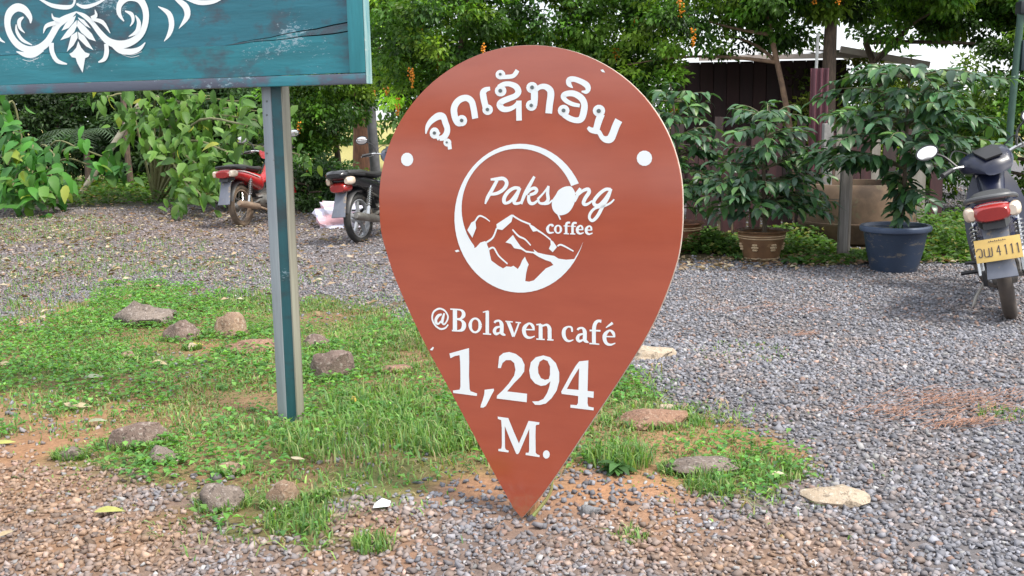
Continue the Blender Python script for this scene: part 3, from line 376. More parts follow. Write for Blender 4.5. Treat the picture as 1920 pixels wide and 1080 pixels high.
# ------------------------------------------------------------------ gravel
ICO = None
def ico():
    bm = bmesh.new(); bmesh.ops.create_icosphere(bm, subdivisions=1, radius=1); bm.verts.ensure_lookup_table()
    V = np.array([v.co for v in bm.verts]); Fc = np.array([[v.index for v in f.verts] for f in bm.faces]); bm.free(); return V, Fc
ICO_V = np.array([(-1,-.8,-.8),(1,-.7,-.9),(.9,.9,-.7),(-.8,1,-.9),(-.8,-.9,.8),(.9,-.8,.9),(.7,.8,1),(-.9,.7,.7)]) * .72
ICO_F = np.array([(0,2,1),(0,3,2),(4,5,6),(4,6,7),(0,1,5),(0,5,4),(1,2,6),(1,6,5),(2,3,7),(2,7,6),(3,0,4),(3,4,7)])
OCT_V = np.array([(1,0,0),(-1,0,0),(0,1,0),(0,-1,0),(0,0,1),(0,0,-1)], float)
OCT_F = np.array([(0,2,4),(2,1,4),(1,3,4),(3,0,4),(2,0,5),(1,2,5),(3,1,5),(0,3,5)])
def rotmats(n, tilt=.5):
    yaw = rng.uniform(0, 2*np.pi, n); a = rng.normal(0, tilt, n); b = rng.normal(0, tilt, n)
    cz, sz = np.cos(yaw), np.sin(yaw); cx, sx = np.cos(a), np.sin(a); cy, sy = np.cos(b), np.sin(b); o, l = np.zeros(n), np.ones(n)
    Rz = np.stack([cz,-sz,o,sz,cz,o,o,o,l], 1).reshape(n,3,3); Rx = np.stack([l,o,o,o,cx,-sx,o,sx,cx], 1).reshape(n,3,3); Ry = np.stack([cy,o,sy,o,l,o,-sy,o,cy], 1).reshape(n,3,3)
    return Rz @ Rx @ Ry
def pebbles(P, size, col, base, tilt=.45, flat=.5):
    BV, BF = base; n = len(P)
    j = BV[None] * rng.uniform(.6, 1.25, (n, len(BV), 1))
    S = np.stack([np.ones(n), rng.uniform(.55, .95, n), rng.uniform(flat*.7, flat*1.35, n)], 1) * size[:, None]
    V = np.einsum('nij,nkj->nki', rotmats(n, tilt), j * S[:, None, :]) + P[:, None, :]
    Fc = (BF[None] + (np.arange(n) * len(BV))[:, None, None]).reshape(-1, 3)
    return V.reshape(-1, 3), Fc, np.repeat(col, len(BV), 0)
def frustum_pts(n, y0, y1, pad=.7):
    y = np.sqrt(rng.uniform(y0**2, y1**2, n)); x = rng.uniform(-1, 1, n) * (y * .56 + pad); return x, y
def stone_colour(x, y):
    n = len(x)
    wm = np.clip(blob(x, y, WARM) + rng.normal(0, .18, n) + (fbm(x, y, 71, .3) - .5) * .9, 0, 1)[:, None]; li = np.clip(blob(x, y, LITTER) * (.6 + .5*rng.random(n)), 0, 1)[:, None]
    c = C_GREY * (1 - wm) + C_WARM * wm
    odd = rng.random(n)[:, None]
    c = np.where(odd > .95, np.array([.27, .265, .265]), c); c = np.where(odd < .07, np.array([.26, .18, .15]), c)
    c = c * (1 - li*.7) + C_LIT * li*.7
    return c * np.exp(rng.normal(0, .24, n))[:, None] * (.82 + .36 * fbm(x, y, 87, .8))[:, None]
def build_gravel():
    Vs, Fs, Cs, off = [], [], [], 0
    for n, y0, y1, s0, s1, base in ((13000, 2.3, 3.9, .008, .018, (ICO_V, ICO_F)), (25000, 3.9, 6.2, .0085, .018, (ICO_V, ICO_F)), (34000, 6.2, 9.6, .011, .019, (OCT_V, OCT_F)), (30000, 9.6, 17.0, .014, .025, (OCT_V, OCT_F))):
        x, y = frustum_pts(n * 2, y0, y1)
        x, y = x[:n*2], y[:n*2]
        g = grass_mask(x + rng.normal(0, .03, len(x)) * y / 3, y + rng.normal(0, .075, len(x)) * y / 3); b = bare(x, y); sr = blob(x, y, SOIL_RED)
        keep = (~g & (rng.random(len(x)) > np.maximum(sr * .75, .8*np.exp(-((x-.02)**2 + (y-3.3)**2)/.012)))) | (g & (rng.random(len(x)) < .09 * b))
        bed = (y > 9.3 + .1 * x) & (x > 1.2) & (x < 5.2) & (y < 14)
        keep &= ~(bed & (rng.random(len(x)) > .08)); keep &= ~((y > 16.3) & (x < 1.5))
        x, y = x[keep], y[keep]
        size = rng.uniform(s0, s1, len(x)) * np.exp(rng.normal(0, .18, len(x)))
        P = np.stack([x, y, gz(x, y) + size * rng.uniform(.02, .4, len(x))], 1)
        V, Fc, c = pebbles(P, size, stone_colour(x, y), base)
        Vs.append(V); Fs.append(Fc + off); Cs.append(c); off += len(V)
    m = vcol_mat('crushed_rock', .8)
    tag(link('gravel', mesh_np('gravel', np.concatenate(Vs), np.concatenate(Fs), m, np.concatenate(Cs))), kind='stuff')
build_gravel()

# ------------------------------------------------------------------ grass and low weeds
GREENS = np.array([[.16, .3, .07], [.125, .255, .07], [.2, .33, .09], [.1, .21, .065], [.27, .32, .13]])
def blades(x, y, h, lean, wd, col, z=None):
    n = len(x); a = rng.uniform(0, 2*np.pi, n); l = h * lean
    z = gz(x, y) - .004 if z is None else z
    d = np.stack([np.cos(a), np.sin(a)], 1); p = np.stack([-np.sin(a), np.cos(a)], 1) * (wd / 2)[:, None]
    B = np.stack([x, y], 1); M_ = B + d * (l * .35)[:, None]; T_ = B + d * l[:, None]
    V = np.stack([np.c_[B - p, z], np.c_[B + p, z], np.c_[M_ + p*.8, z + h*.62], np.c_[M_ - p*.8, z + h*.62], np.c_[T_, z + h * np.clip(1.05 - lean*.35, .3, 1)]], 1)
    k = (np.arange(n) * 5)[:, None, None]
    Fc = (np.array([[0,1,2],[0,2,3],[3,2,4]])[None] + k).reshape(-1, 3)
    return V.reshape(-1, 3), Fc, np.repeat(col, 5, 0)
def leaf_quads(P, D, N, L, W, col, fold=.25, curl=.15):
    """folded leaf of two triangles each: P base, D direction, N up"""
    D = D / (np.linalg.norm(D, axis=1)[:, None] + 1e-9); S = np.cross(D, N); S /= np.linalg.norm(S, axis=1)[:, None] + 1e-9; N = np.cross(S, D)
    L = L[:, None]; W = W[:, None]
    T = P + D * L - N * L * curl; m = P + D * L * .45
    A = m + S * W * .5 + N * W * fold; B = m - S * W * .5 + N * W * fold
    V = np.stack([P, A, T, B], 1); k = (np.arange(len(P)) * 4)[:, None, None]
    Fc = (np.array([[0,1,2],[0,2,3]])[None] + k).reshape(-1, 3)
    return V.reshape(-1, 3), Fc, np.repeat(col, 4, 0)
def leaf_fine(P, D, N, L, W, col, fold=.2, curl=.25):
    """a leaf with a midrib: two bent halves of four triangles each"""
    D = D / (np.linalg.norm(D, axis=1)[:, None] + 1e-9); S = np.cross(D, N); S /= np.linalg.norm(S, axis=1)[:, None] + 1e-9; N = np.cross(S, D); L = L[:, None]; W = W[:, None]
    out = [P]
    for t, w_ in ((.28, .42), (.66, .4)):
        m = P + D*L*t - N*L*curl*t*t; out += [m + S*W*w_ + N*W*fold, m, m - S*W*w_ + N*W*fold]
    out.append(P + D*L*(1 - .2*curl) - N*L*curl)
    V = np.stack(out, 1); k = (np.arange(len(P)) * 8)[:, None, None]
    Fc = (np.array([[0,1,2],[0,2,3],[1,4,5],[1,5,2],[2,5,6],[2,6,3],[4,7,5],[5,7,6]])[None] + k).reshape(-1, 3)
    return V.reshape(-1, 3), Fc, np.repeat(col, 8, 0)
def join(L):
    V, Fc, Cc, o = [], [], [], 0
    for a, b, c in L: V.append(a); Fc.append(b + o); Cc.append(c); o += len(a)
    return np.concatenate(V), np.concatenate(Fc), np.concatenate(Cc)
M_GRASS = leaf_mat('grass_blade', .55, .4)
def build_grass():
    L = []
    n = 360000
    x, y = frustum_pts(n, 2.6, 9.3, 1.2)
    g = grass_mask(x + rng.normal(0, .04, n) * y / 3 * np.where(rng.random(n) < .13, 4, 1), y + rng.normal(0, .07, n) * y / 3 * np.where(rng.random(n) < .13, 4, 1)) & (x < 2.4); b = bare(x, y); tuft = fbm(x, y, 91, .16)
    keep = g & (rng.random(n) < np.clip((1 - b) * 1.2 * (.45 + 1.4 * np.clip(tuft - .3, 0, 1)), .03, 1)); x, y = x[keep], y[keep]; n = len(x)
    big = np.clip(fbm(x, y, 77, .45) * 1.7 - .3, .22, 1.25) * np.clip(1.05 + .12*x, .6, 1.05)
    col = GREENS[rng.integers(0, 5, n)] * np.exp(rng.normal(0, .25, n))[:, None]
    dry = rng.random(n) < .2; col[dry] = np.array([.38, .31, .17]) * rng.uniform(.6, 1.1, dry.sum())[:, None]
    tone = fbm(x, y, 63, .6)[:, None]; col = col * (.75 + .5 * tone)
    L.append(blades(x, y, rng.uniform(.025, .08, n) * big, np.abs(rng.normal(.95, .55, n)), rng.uniform(.003, .0065, n) * (1 + .1 * y), col))
    # stray tufts on the gravel: (pixel of the tuft, radius, blades, height)
    for (px, py), r, k, h in (((700,1030),.07,160,.07),((560,985),.12,260,.07),((1390,660),.3,160,.03),((1160,865),.14,420,.11),((1330,915),.1,240,.07),((1430,880),.16,300,.06),((1180,1010),.06,50,.05),((1880,780),.12,90,.05),((90,440),1.1,1100,.06),((230,470),1.0,600,.06),((420,500),.8,400,.05),((60,420),1.1,800,.06),((40,500),.9,600,.06),((160,515),.7,400,.06),((320,500),.6,300,.05),((-20,560),.7,500,.06),((30,590),.5,350,.06),((130,590),.4,250,.05),((220,540),.4,250,.05),((500,530),.5,250,.05),((740,600),.3,200,.05),((640,510),.5,200,.04),((1420,480),.3,300,.07),((700,760),.25,500,.1),((640,830),.3,700,.1),((830,830),.2,400,.11),((760,800),.25,500,.1),((480,560),.3,260,.07)):
        c = gp(px, py); a = rng.uniform(0, 2*np.pi, k); rr = r * np.sqrt(rng.random(k)); x, y = c[0] + rr*np.cos(a), c[1] + rr*np.sin(a)
        col = GREENS[rng.integers(0, 5, k)] * np.exp(rng.normal(0, .2, k))[:, None]
        L.append(blades(x, y, rng.uniform(.5, 1.1, k) * h, np.abs(rng.normal(.6, .35, k)), rng.uniform(.004, .007, k) * (1 + .05*c[1]), col))
    # blades standing round the feet of the stones
    for (px, py), wpx, hpx, dk, mk, lab in ROCKS:
        if mk in ('pale', 'blue') and px > 1000: continue
        c = gp(px, py); wd = wpx * c[1] / F_PX; k = int(160 + 900*wd); a = rng.uniform(0, 2*np.pi, k); rr = rng.uniform(.92, 1.3, k)
        x = c[0] + rr*np.cos(a)*wd/2*1.08; y = c[1] + wd*dk*.42 + rr*np.sin(a)*wd*dk/2*1.05
        L.append(blades(x, y, rng.uniform(.02, .06, k), np.abs(rng.normal(.7, .4, k)), rng.uniform(.004, .007, k)*(1 + .05*c[1]), GREENS[rng.integers(0, 5, k)] * np.exp(rng.normal(0, .25, k))[:, None]))
    V, Fc, c = join(L); tag(link('grass', mesh_np('grass', V, Fc, M_GRASS, c)), kind='stuff')
    # broad-leaved low weeds between the blades
    n = 170000; x, y = frustum_pts(n, 2.8, 9.2, 1.2)
    keep = grass_mask(x, y) & (bare(x, y) < .65) & (x < 2.3) & (rng.random(n) < np.clip((fbm(x, y, 23, .5) - .4) * 4 + np.clip((-1.2 - x) / 2, 0, .6), 0, 1) * .6); x, y = x[keep], y[keep]; n = len(x)
    a = rng.uniform(0, 2*np.pi, n); D = np.stack([np.cos(a), np.sin(a), rng.uniform(-.1, .6, n)], 1); N = np.tile([0, 0, 1.], (n, 1)) + rng.normal(0, .2, (n, 3))
    s = rng.uniform(.018, .042, n); col = GREENS[rng.integers(0, 4, n)] * np.array([.85, 1.05, .9]) * np.exp(rng.normal(0, .22, n))[:, None]
    P = np.stack([x, y, gz(x, y) + rng.uniform(.008, .05, n)], 1)
    V, Fc, c = leaf_quads(P, D, N, s, s * .65, col); tag(link('weeds', mesh_np('weeds', V, Fc, M_GRASS, c)), kind='stuff')
build_grass()
def build_cover():
    """low green cover under the far plants and behind the pots"""
    L = []
    for n, fx, fy, h in ((9000, (-12, -2.6), (16.4, 19.5), .3), (4200, (1.3, 2.25), (9.9, 11.2), .22), (2600, (1.9, 3.2), (9.75, 10.8), .2), (5200, (4.05, 5.3), (9.0, 10.8), .32), (2200, (2.6, 4.4), (9.0, 9.8), .1), (7000, (5, 9), (10, 13), .3)):
        x = rng.uniform(*fx, n); y = rng.uniform(*fy, n); hh = h * np.clip(fbm(x, y, 15, .5) * 1.9 - .35, .1, 1.3)
        a = rng.uniform(0, 2*np.pi, n); D = np.stack([np.cos(a), np.sin(a), rng.uniform(-.3, .7, n)], 1); N = np.tile([0, -.25, 1.], (n, 1)) + rng.normal(0, .3, (n, 3))
        s = rng.uniform(.05, .1, n) * (1.25 if fy[0] > 15 else .8); col = np.array([.07, .15, .025]) * rng.uniform(.6, 1.5, n)[:, None] * np.array([1, 1, 1.])
        yl = rng.random(n) < .1; col[yl] = [.2, .2, .05]
        L.append(leaf_quads(np.stack([x, y, gz(x, y) + hh * rng.random(n)], 1), D, N, s, s * .55, col))
    V, Fc, c = join(L); tag(link('ground_cover', mesh_np('ground_cover', V, Fc, M_GRASS, c)), kind='stuff')
    # dry leaf litter on the far gravel, too small to count
    n = 9000; y = rng.uniform(6.8, 17.5, n); x = rng.uniform(-1, .25, n) * (y * .6); k = rng.random(n) < np.clip(blob(x, y, LITTER) + .12, 0, 1); x, y = x[k], y[k]
    x2 = rng.uniform(1.3, 4.6, 650); y2 = rng.uniform(8.8, 9.6, 650) + .1 * (x2 - 2.5); x = np.r_[x, x2]; y = np.r_[y, y2]; n = len(x)
    a = rng.uniform(0, 2*np.pi, n); D = np.stack([np.cos(a), np.sin(a), rng.uniform(-.1, .35, n)], 1); N = np.tile([0, 0, 1.], (n, 1)) + rng.normal(0, .35, (n, 3))
    pal = np.array([[.36, .27, .18], [.24, .14, .085], [.44, .38, .28], [.17, .12, .085], [.28, .2, .11]]); s = rng.uniform(.03, .085, n)
    V, Fc, c = leaf_quads(np.stack([x, y, gz(x, y) + .03], 1), D, N, s, s * .5, pal[rng.integers(0, 5, n)] * rng.uniform(.7, 1.2, n)[:, None])
    tag(link('leaf_litter', mesh_np('leaf_litter', V, Fc, leaf_mat('dry_leaf', .8, .15), c)), kind='stuff')
    # rusty pine needles washed together on the gravel
    L = []
    n = 0; A, B = [], []
    for (px, py), ln, wd, k in (((1720,745),.3,.12,70),((1770,758),.3,.1,100),((1830,750),.3,.12,70),((1660,775),.25,.1,70),((1720,785),.3,.1,60),((1800,800),.22,.07,120),((1860,770),.25,.1,80),((1510,632),.12,.05,40),((1380,585),.4,.1,60),((1500,590),.35,.12,60)):
        c = gp(px, py); t = rng.normal(0, .5, k); u = rng.normal(0, .5, k); d = np.array([.97, .24]); q = np.array([-.24, .97])
        P = c[:2] + t[:, None] * ln * d + u[:, None] * wd * q; A.append(P); B.append(rng.normal(.2, .45, k))
    P = np.concatenate(A); a = np.concatenate(B); n = len(P); l = rng.uniform(.05, .11, n); d = np.stack([np.cos(a), np.sin(a)], 1); q = np.stack([-d[:, 1], d[:, 0]], 1)
    z = gz(P[:, 0], P[:, 1]) + .016 + .012 * rng.random(n); wd = .0017
    V = np.stack([np.c_[P - q*wd, z], np.c_[P + q*wd, z], np.c_[P + d*l[:, None]*.5 + q*wd, z + .006], np.c_[P + d*l[:, None]*.5 - q*wd, z + .006], np.c_[P + d*l[:, None], z + rng.uniform(-.006, .01, n)]], 1).reshape(-1, 3)
    Fc = (np.array([[0,1,2],[0,2,3],[3,2,4]])[None] + (np.arange(n)*5)[:, None, None]).reshape(-1, 3)
    col = np.array([.3, .155, .1]) * rng.uniform(.6, 1.3, n)[:, None]
    tag(link('pine_needles', mesh_np('pine_needles', V, Fc, leaf_mat('needle', .8, .05), np.repeat(col, 5, 0))), kind='stuff')
build_cover()
# ------------------------------------------------------------------ pin-shaped sign
def plane_empty(name, o, yaw, lean, *tags):
    a, l = math.radians(yaw), math.radians(lean)
    u = np.array([math.cos(a), -math.sin(a), 0]); nh = np.array([-math.sin(a), -math.cos(a), 0]); z = np.array([0, 0, 1.])
    v = z*math.cos(l) - nh*math.sin(l); n = nh*math.cos(l) + z*math.sin(l)
    e = bpy.data.objects.new(name, None); COL.objects.link(e); e.empty_display_size = .1
    e.matrix_world = Matrix(((u[0], -n[0], v[0], o[0]), (u[1], -n[1], v[1], o[1]), (u[2], -n[2], v[2], o[2]), (0, 0, 0, 1)))
    return tag(e, *tags)
TIP = gp(978, 968)
WHITE = mat('white_vinyl', (.84, .87, .86), (.8, .84, .84), 5, .35)
GREYDOT = mat('grey_pin', (.13, .15, .15), None, 20, .5)
def sign_paint():
    m, t, b = node_mat('terracotta_paint')
    n = nz(t, 3, 6, .6, stretch=(1, 1, 5)); c = ramp(t, n, [(.3, (.365, .072, .036)), (.7, (.425, .09, .044))])
    s = nz(t, 22, 5, .8); f = ramp(t, s, [(.72, (0, 0, 0)), (.8, (.35, .35, .35))]); c = mix(t, f, c, (.42, .17, .1))
    # dried mud thrown up on the lowest part of the point
    tc = t.nodes.new('ShaderNodeTexCoord'); sx = t.nodes.new('ShaderNodeSeparateXYZ'); t.links.new(tc.outputs['Object'], sx.inputs[0])
    ma = t.nodes.new('ShaderNodeMath'); ma.operation = 'MULTIPLY_ADD'; ma.inputs[1].default_value = -2.6; ma.inputs[2].default_value = .32; t.links.new(sx.outputs[2], ma.inputs[0])
    mb = t.nodes.new('ShaderNodeMath'); mb.operation = 'ADD'; t.links.new(ma.outputs[0], mb.inputs[0]); t.links.new(nz(t, 34, 6, .8), mb.inputs[1])
    c = mix(t, ramp(t, mb.outputs[0], [(.6, (0, 0, 0)), (.85, (.55, .55, .55))]), c, (.33, .17, .09))
    t.links.new(c, b.inputs['Base Color'])
    r = ramp(t, nz(t, 4, 4, .6), [(.3, (.09, .09, .09)), (.7, (.15, .15, .15))]); t.links.new(r, b.inputs['Roughness'])
    b.inputs['IOR'].default_value = 1.6; b.inputs['Specular IOR Level'].default_value = .7
    bump(t, b, nz(t, 2.2, 2, .5), .05, .02)
    return m
def build_sign():
    e = plane_empty('pin_sign', TIP, 26, 2.5, 'tall terracotta map-pin sign with white lettering, its point resting on the gravel', 'sign')
    P = np.array(SIGN_ART['outline'][0][1]).reshape(-1, 2) / 10000
    T0, T1 = .0, .03
    def slab(P, y0, y1):
        n = len(P); V = [(x, y0, z) for x, z in P] + [(x, y1, z) for x, z in P]
        tri = tessellate_polygon([[Vector((x, z, 0)) for x, z in P]])
        Fc = [tuple(t) for t in tri] + [tuple(i + n for i in t[::-1]) for t in tri] + [(i, (i+1) % n, (i+1) % n + n, i + n) for i in range(n)]
        return V, Fc
    b = MB(); b.add(*slab(P, 0, .004)); b.build('panel', sign_paint(), e, smooth=30)
    # pale edge strip: a closed band behind the face, 2 mm proud of it
    cen = P.mean(0); n = len(P); d = np.roll(P, -1, 0) - np.roll(P, 1, 0); N = np.stack([d[:, 1], -d[:, 0]], 1); N /= np.linalg.norm(N, axis=1)[:, None]
    if np.sum(N * (P - cen)) < 0: N = -N
    O = P + N * .0012
    m = MB(); m.loft([[(x, y, z) for x, z in O] for y in (.0042, .013)], cap=False)
    I = P - N * .012
    m.loft([[(x, y, z) for x, z in Q] for Q, y in ((I, .0043), (O, .0042))], cap=False); m.loft([[(x, y, z) for x, z in Q] for Q, y in ((I, .0132), (O, .0131))], cap=False)
    m.build('edge_strip', mat('cream_edge', (.64, .57, .5), (.5, .38, .3), 9, .6, spots=((.42, .13, .07), 6, .62)), e, smooth=30)
    k = MB(); k.add(*slab(P - N * .004, .0135, .016)); k.build('back_panel', mat('grey_back', (.3, .29, .27), None, 4, .7), e, smooth=30)
    for nm, items in SIGN_ART.items():
        if nm == 'outline': continue
        base = nm.rsplit('_', 1)[0] if nm[-1].isdigit() else nm
        o = art_object(base, items, WHITE, e)
        if any(i[0] == 'G' for i in items): art_object('hole_mark', items, GREYDOT, o, grey=True)
    st = MB(); st.tube([(.012, .055, -.1), (.035, .06, .35), (.05, .07, .9)], [.02, .021, .02], 8); st.build('stake', mat('raw_wood', (.5, .3, .15), (.36, .19, .09), 8, .8, stretch=(4, 4, .6)), e)
build_sign()

# ------------------------------------------------------------------ teal sign board on a post
PB = gp(545, 784)
def worn_teal(name, base=(.02, .185, .225), dark=(.05, .065, .085), lvl=.56, seed=0.0, vert=False):
    m, t, b = node_mat(name)
    st = (.9, 1, 7) if not vert else (7, 1, .9)
    n = nz(t, 2.2, 5, .65, stretch=st); c = ramp(t, n, [(.25, tuple(x*.7 for x in base)), (.55, base), (.8, tuple(x*1.35 for x in base))])
    d = nz(t, 1.6 + seed, 5, .7, stretch=(1.2, 1, 2.2)); f = ramp(t, d, [(lvl, (0, 0, 0)), (lvl + .12, (.85, .85, .85))]); c = mix(t, f, c, dark)
    p = nz(t, 3.1, 2, .5, stretch=(1, 1, 1.6)); q = nz(t, 60, 4, .8, stretch=(.6, 1, 1.4)); 
    mm = t.nodes.new('ShaderNodeMath'); mm.operation = 'MULTIPLY'; t.links.new(p, mm.inputs[0]); t.links.new(q, mm.inputs[1])
    g = ramp(t, mm.outputs[0], [(.355, (0, 0, 0)), (.39, (.7, .7, .7))]); c = mix(t, g, c, (.33, .44, .5))
    t.links.new(c, b.inputs['Base Color']); b.inputs['Roughness'].default_value = .42
    bump(t, b, n, .25, .01)
    return m
def build_board():
    o = PB + np.array([0, -.09, 0])
    e = plane_empty('sign_board', o, 17, 0, 'weathered teal plank sign board with white scroll ornament, on a post in the grass', 'sign board')
    X0, X1, Z0, Z1 = -2.55, .412, 1.588, 2.72
    # planks, with sloping split joints between them (x, z) at both ends
    J = [[Z0, Z0], [1.727, 1.7615], [1.727, 1.7995], [2.03, 2.07], [2.37, 2.39], [Z1, Z1]]
    mats = [worn_teal('teal_plank_a', lvl=.5), worn_teal('teal_plank_b', dark=(.06, .065, .085), lvl=.44, seed=.5), worn_teal('teal_plank_c', base=(.02, .15, .2), lvl=.5, seed=.9)]
    XS = np.unique(np.r_[np.linspace(X0, -.2, 5), np.linspace(-.2, X1, 9)])
    for i in range(5):
        top, bot = J[i+1], J[i]
        f = lambda s, k: s[0] + (s[1] - s[0]) * np.clip((XS[k] + .2) / (X1 + .2), 0, 1)
        wob = lambda k, i: .0022 * math.sin(k * 2.1 + i * 1.3)
        rings = []
        for k in range(len(XS)):
            gap = .0006 + .002 * min(1, max(0, (XS[k] + .2) / .5)) if i < 3 else .0012
            zb = f(bot, k) + (wob(k, i) if i else 0) + gap; zt = max(zb + .0008, f(top, k) + (wob(k, i+1) if i < 4 else 0) - gap)
            rings.append([(XS[k], 0, zb), (XS[k], .022, zb), (XS[k], .022, zt), (XS[k], 0, zt)])
        MB().loft(rings).build('plank', mats[i % 3], e, smooth=25)
    MB().box(((X0+X1)/2, .034, (Z0+Z1)/2), (X1-X0-.02, .018, Z1-Z0-.02)).build('backing', mat('dark_backing', (.015, .03, .035), None, 5, .8), e)
    rail = worn_teal('teal_rail', base=(.03, .2, .25), dark=(.095, .08, .115), lvl=.38, seed=.3); side = worn_teal('teal_stile', base=(.035, .24, .28), lvl=.7, vert=True)
    MB().box(((X0+X1)/2, .008, 1.564), (X1-X0+.152, .06, .044)).build('frame_rail', rail, e, bevel=.004)
    MB().box(((X0+X1)/2, .008, 2.742), (X1-X0+.152, .06, .044)).build('frame_rail', rail, e, bevel=.004)
    for x in (X1 + .0385, X0 - .0385):
        MB().box((x, .008, 2.153), (.074, .058, 1.13)).build('frame_stile', side, e, bevel=.004)
    MB().box((X1 + .0785, .008, 2.153), (.0045, .057, 1.222)).build('edge_board', mat('pale_teal_edge', (.38, .52, .5), (.12, .3, .33), 5, .5, stretch=(6, 6, .6), spots=((.5, .55, .52), 20, .6)), e, bevel=.003)
    for nm, items in BOARD_ART.items():
        for i, it in enumerate(items):
            art_object(nm, [it], WHITE, e).location.y = -.0003 * i
    steel = mat('pale_flange', (.29, .33, .36), (.2, .225, .25), 3, .5, stretch=(8, 8, .5), spots=((.16, .13, .12), 7, .66))
    beige = mat('beige_flange', (.31, .3, .24), (.22, .2, .16), 3, .6, stretch=(8, 8, .5), spots=((.12, .1, .09), 7, .66))
    web = worn_teal('teal_web', base=(.022, .105, .125), dark=(.035, .05, .055), lvl=.48, vert=True)
    for xo in (0, -2.2):
        p0 = xo - .006
        cx = lambda z: p0 + .017 * (z / 1.55)
        def strip(x0, x1, y0, y1): return MB().loft([[(cx(z)+x0, y0, z), (cx(z)+x1, y0, z), (cx(z)+x1, y1, z), (cx(z)+x0, y1, z)] for z in (-.12, .4, .8, 1.2, 2.66)])
        post = empty('post', (0, 0, 0)); post.parent = e
        strip(-.066, -.0185, .0455, .11).build('left_flange', steel, post, bevel=.006)
        strip(-.0183, .033, .0505, .11).build('web', web, post)
        strip(.0335, .0385, .0472, .111).build('right_flange', beige, post, bevel=.006)
        for z in (1.48, 1.42, 1.25): MB().sph((cx(z) - .045 + .008*math.sin(z*9), .0455, z), .0055, 8, 5, (1, .5, 1)).build('nail_head', GREYDOT, post)
build_board()
# ------------------------------------------------------------------ stones lying in the grass and gravel
def rock_mesh(seed, sx, sy, sz, sub=3, rough=.3, flat=0):
    bm = bmesh.new(); bmesh.ops.create_icosphere(bm, subdivisions=sub, radius=1); r = np.random.default_rng(seed)
    pl = [(Vector(r.normal(0, 1, 3)).normalized(), r.uniform(.62, .92)) for _ in range(11)]
    ph = r.uniform(0, 6, 6)
    for v in bm.verts:
        p = v.co.copy()
        for n, d in pl:
            k = p.dot(n)
            if k > d: p -= n * (k - d) * .85
        q = p * 4
        p *= 1 + .075 * rough/.3 * (math.sin(q.x*1.3+ph[0]) + math.sin(q.y*1.7+ph[1]) + math.sin(q.z*1.5+ph[2]) + .6*math.sin(q.x*3.3+q.y*2.9+ph[3]))
        v.co = Vector((p.x*sx, p.y*sy, p.z*sz))
    me = bpy.data.meshes.new('rock'); bm.to_mesh(me); bm.free()
    me.polygons.foreach_set('use_smooth', [True]*len(me.polygons)); me.set_sharp_from_angle(angle=math.radians(35)); return me
def rock_mat(name, c, c2, sp):
    m, t, b = node_mat(name)
    n = nz(t, 9, 7, .7); col = ramp(t, n, [(.3, c2), (.68, c)])
    s = nz(t, 45, 5, .8); f = ramp(t, s, [(.54, (0, 0, 0)), (.62, (.85, .85, .85))]); col = mix(t, f, col, sp)
    q = nz(t, 30, 4, .8); g = ramp(t, q, [(.54, (0, 0, 0)), (.62, (.75, .75, .75))]); col = mix(t, g, col, tuple(x*.4 for x in c2))
    t.links.new(col, b.inputs['Base Color']); b.inputs['Roughness'].default_value = .9
    mm = mix(t, .5, n, s); bump(t, b, mm, .9, .03); return m
RM = dict(tan=rock_mat('tan_stone', (.36, .25, .17), (.24, .15, .1), (.5, .42, .33)), grey=rock_mat('grey_stone', (.26, .21, .175), (.13, .1, .085), (.38, .33, .3)),
          purple=rock_mat('purple_stone', (.25, .18, .15), (.13, .09, .075), (.4, .34, .3)), red=rock_mat('red_stone', (.33, .19, .125), (.22, .12, .08), (.42, .3, .22)), pale=rock_mat('pale_stone', (.5, .41, .31), (.4, .31, .22), (.62, .55, .46)), blue=rock_mat('blue_stone', (.25, .25, .26), (.17, .17, .18), (.36, .36, .37)))
def build_rocks():
    for i, ((px, py), wpx, hpx, dk, mk, lab) in enumerate(ROCKS):
        p = gp(px, py); sc = p[1] / F_PX * 1.03; wd = wpx * sc; dp = wd * dk
        el = math.atan2(CAM_H, p[1])
        ht = max(.03, (hpx * sc - dp * .55 * math.sin(el)) / math.cos(el))
        me = rock_mesh(100 + i, wd/2*1.12, dp/2*1.1, ht*.86)
        o = link('stone', me, RM[mk]); o.location = (p[0], p[1] + dp*.42, float(gz(p[0], p[1])) + ht*.1)
        o.rotation_euler = (0, 0, (random.random()-.5)*.5)
        if i == 15: o.rotation_euler = (0, -.2, .3)
        tag(o, lab, 'stone', 'stones in the grass and gravel')
build_rocks()

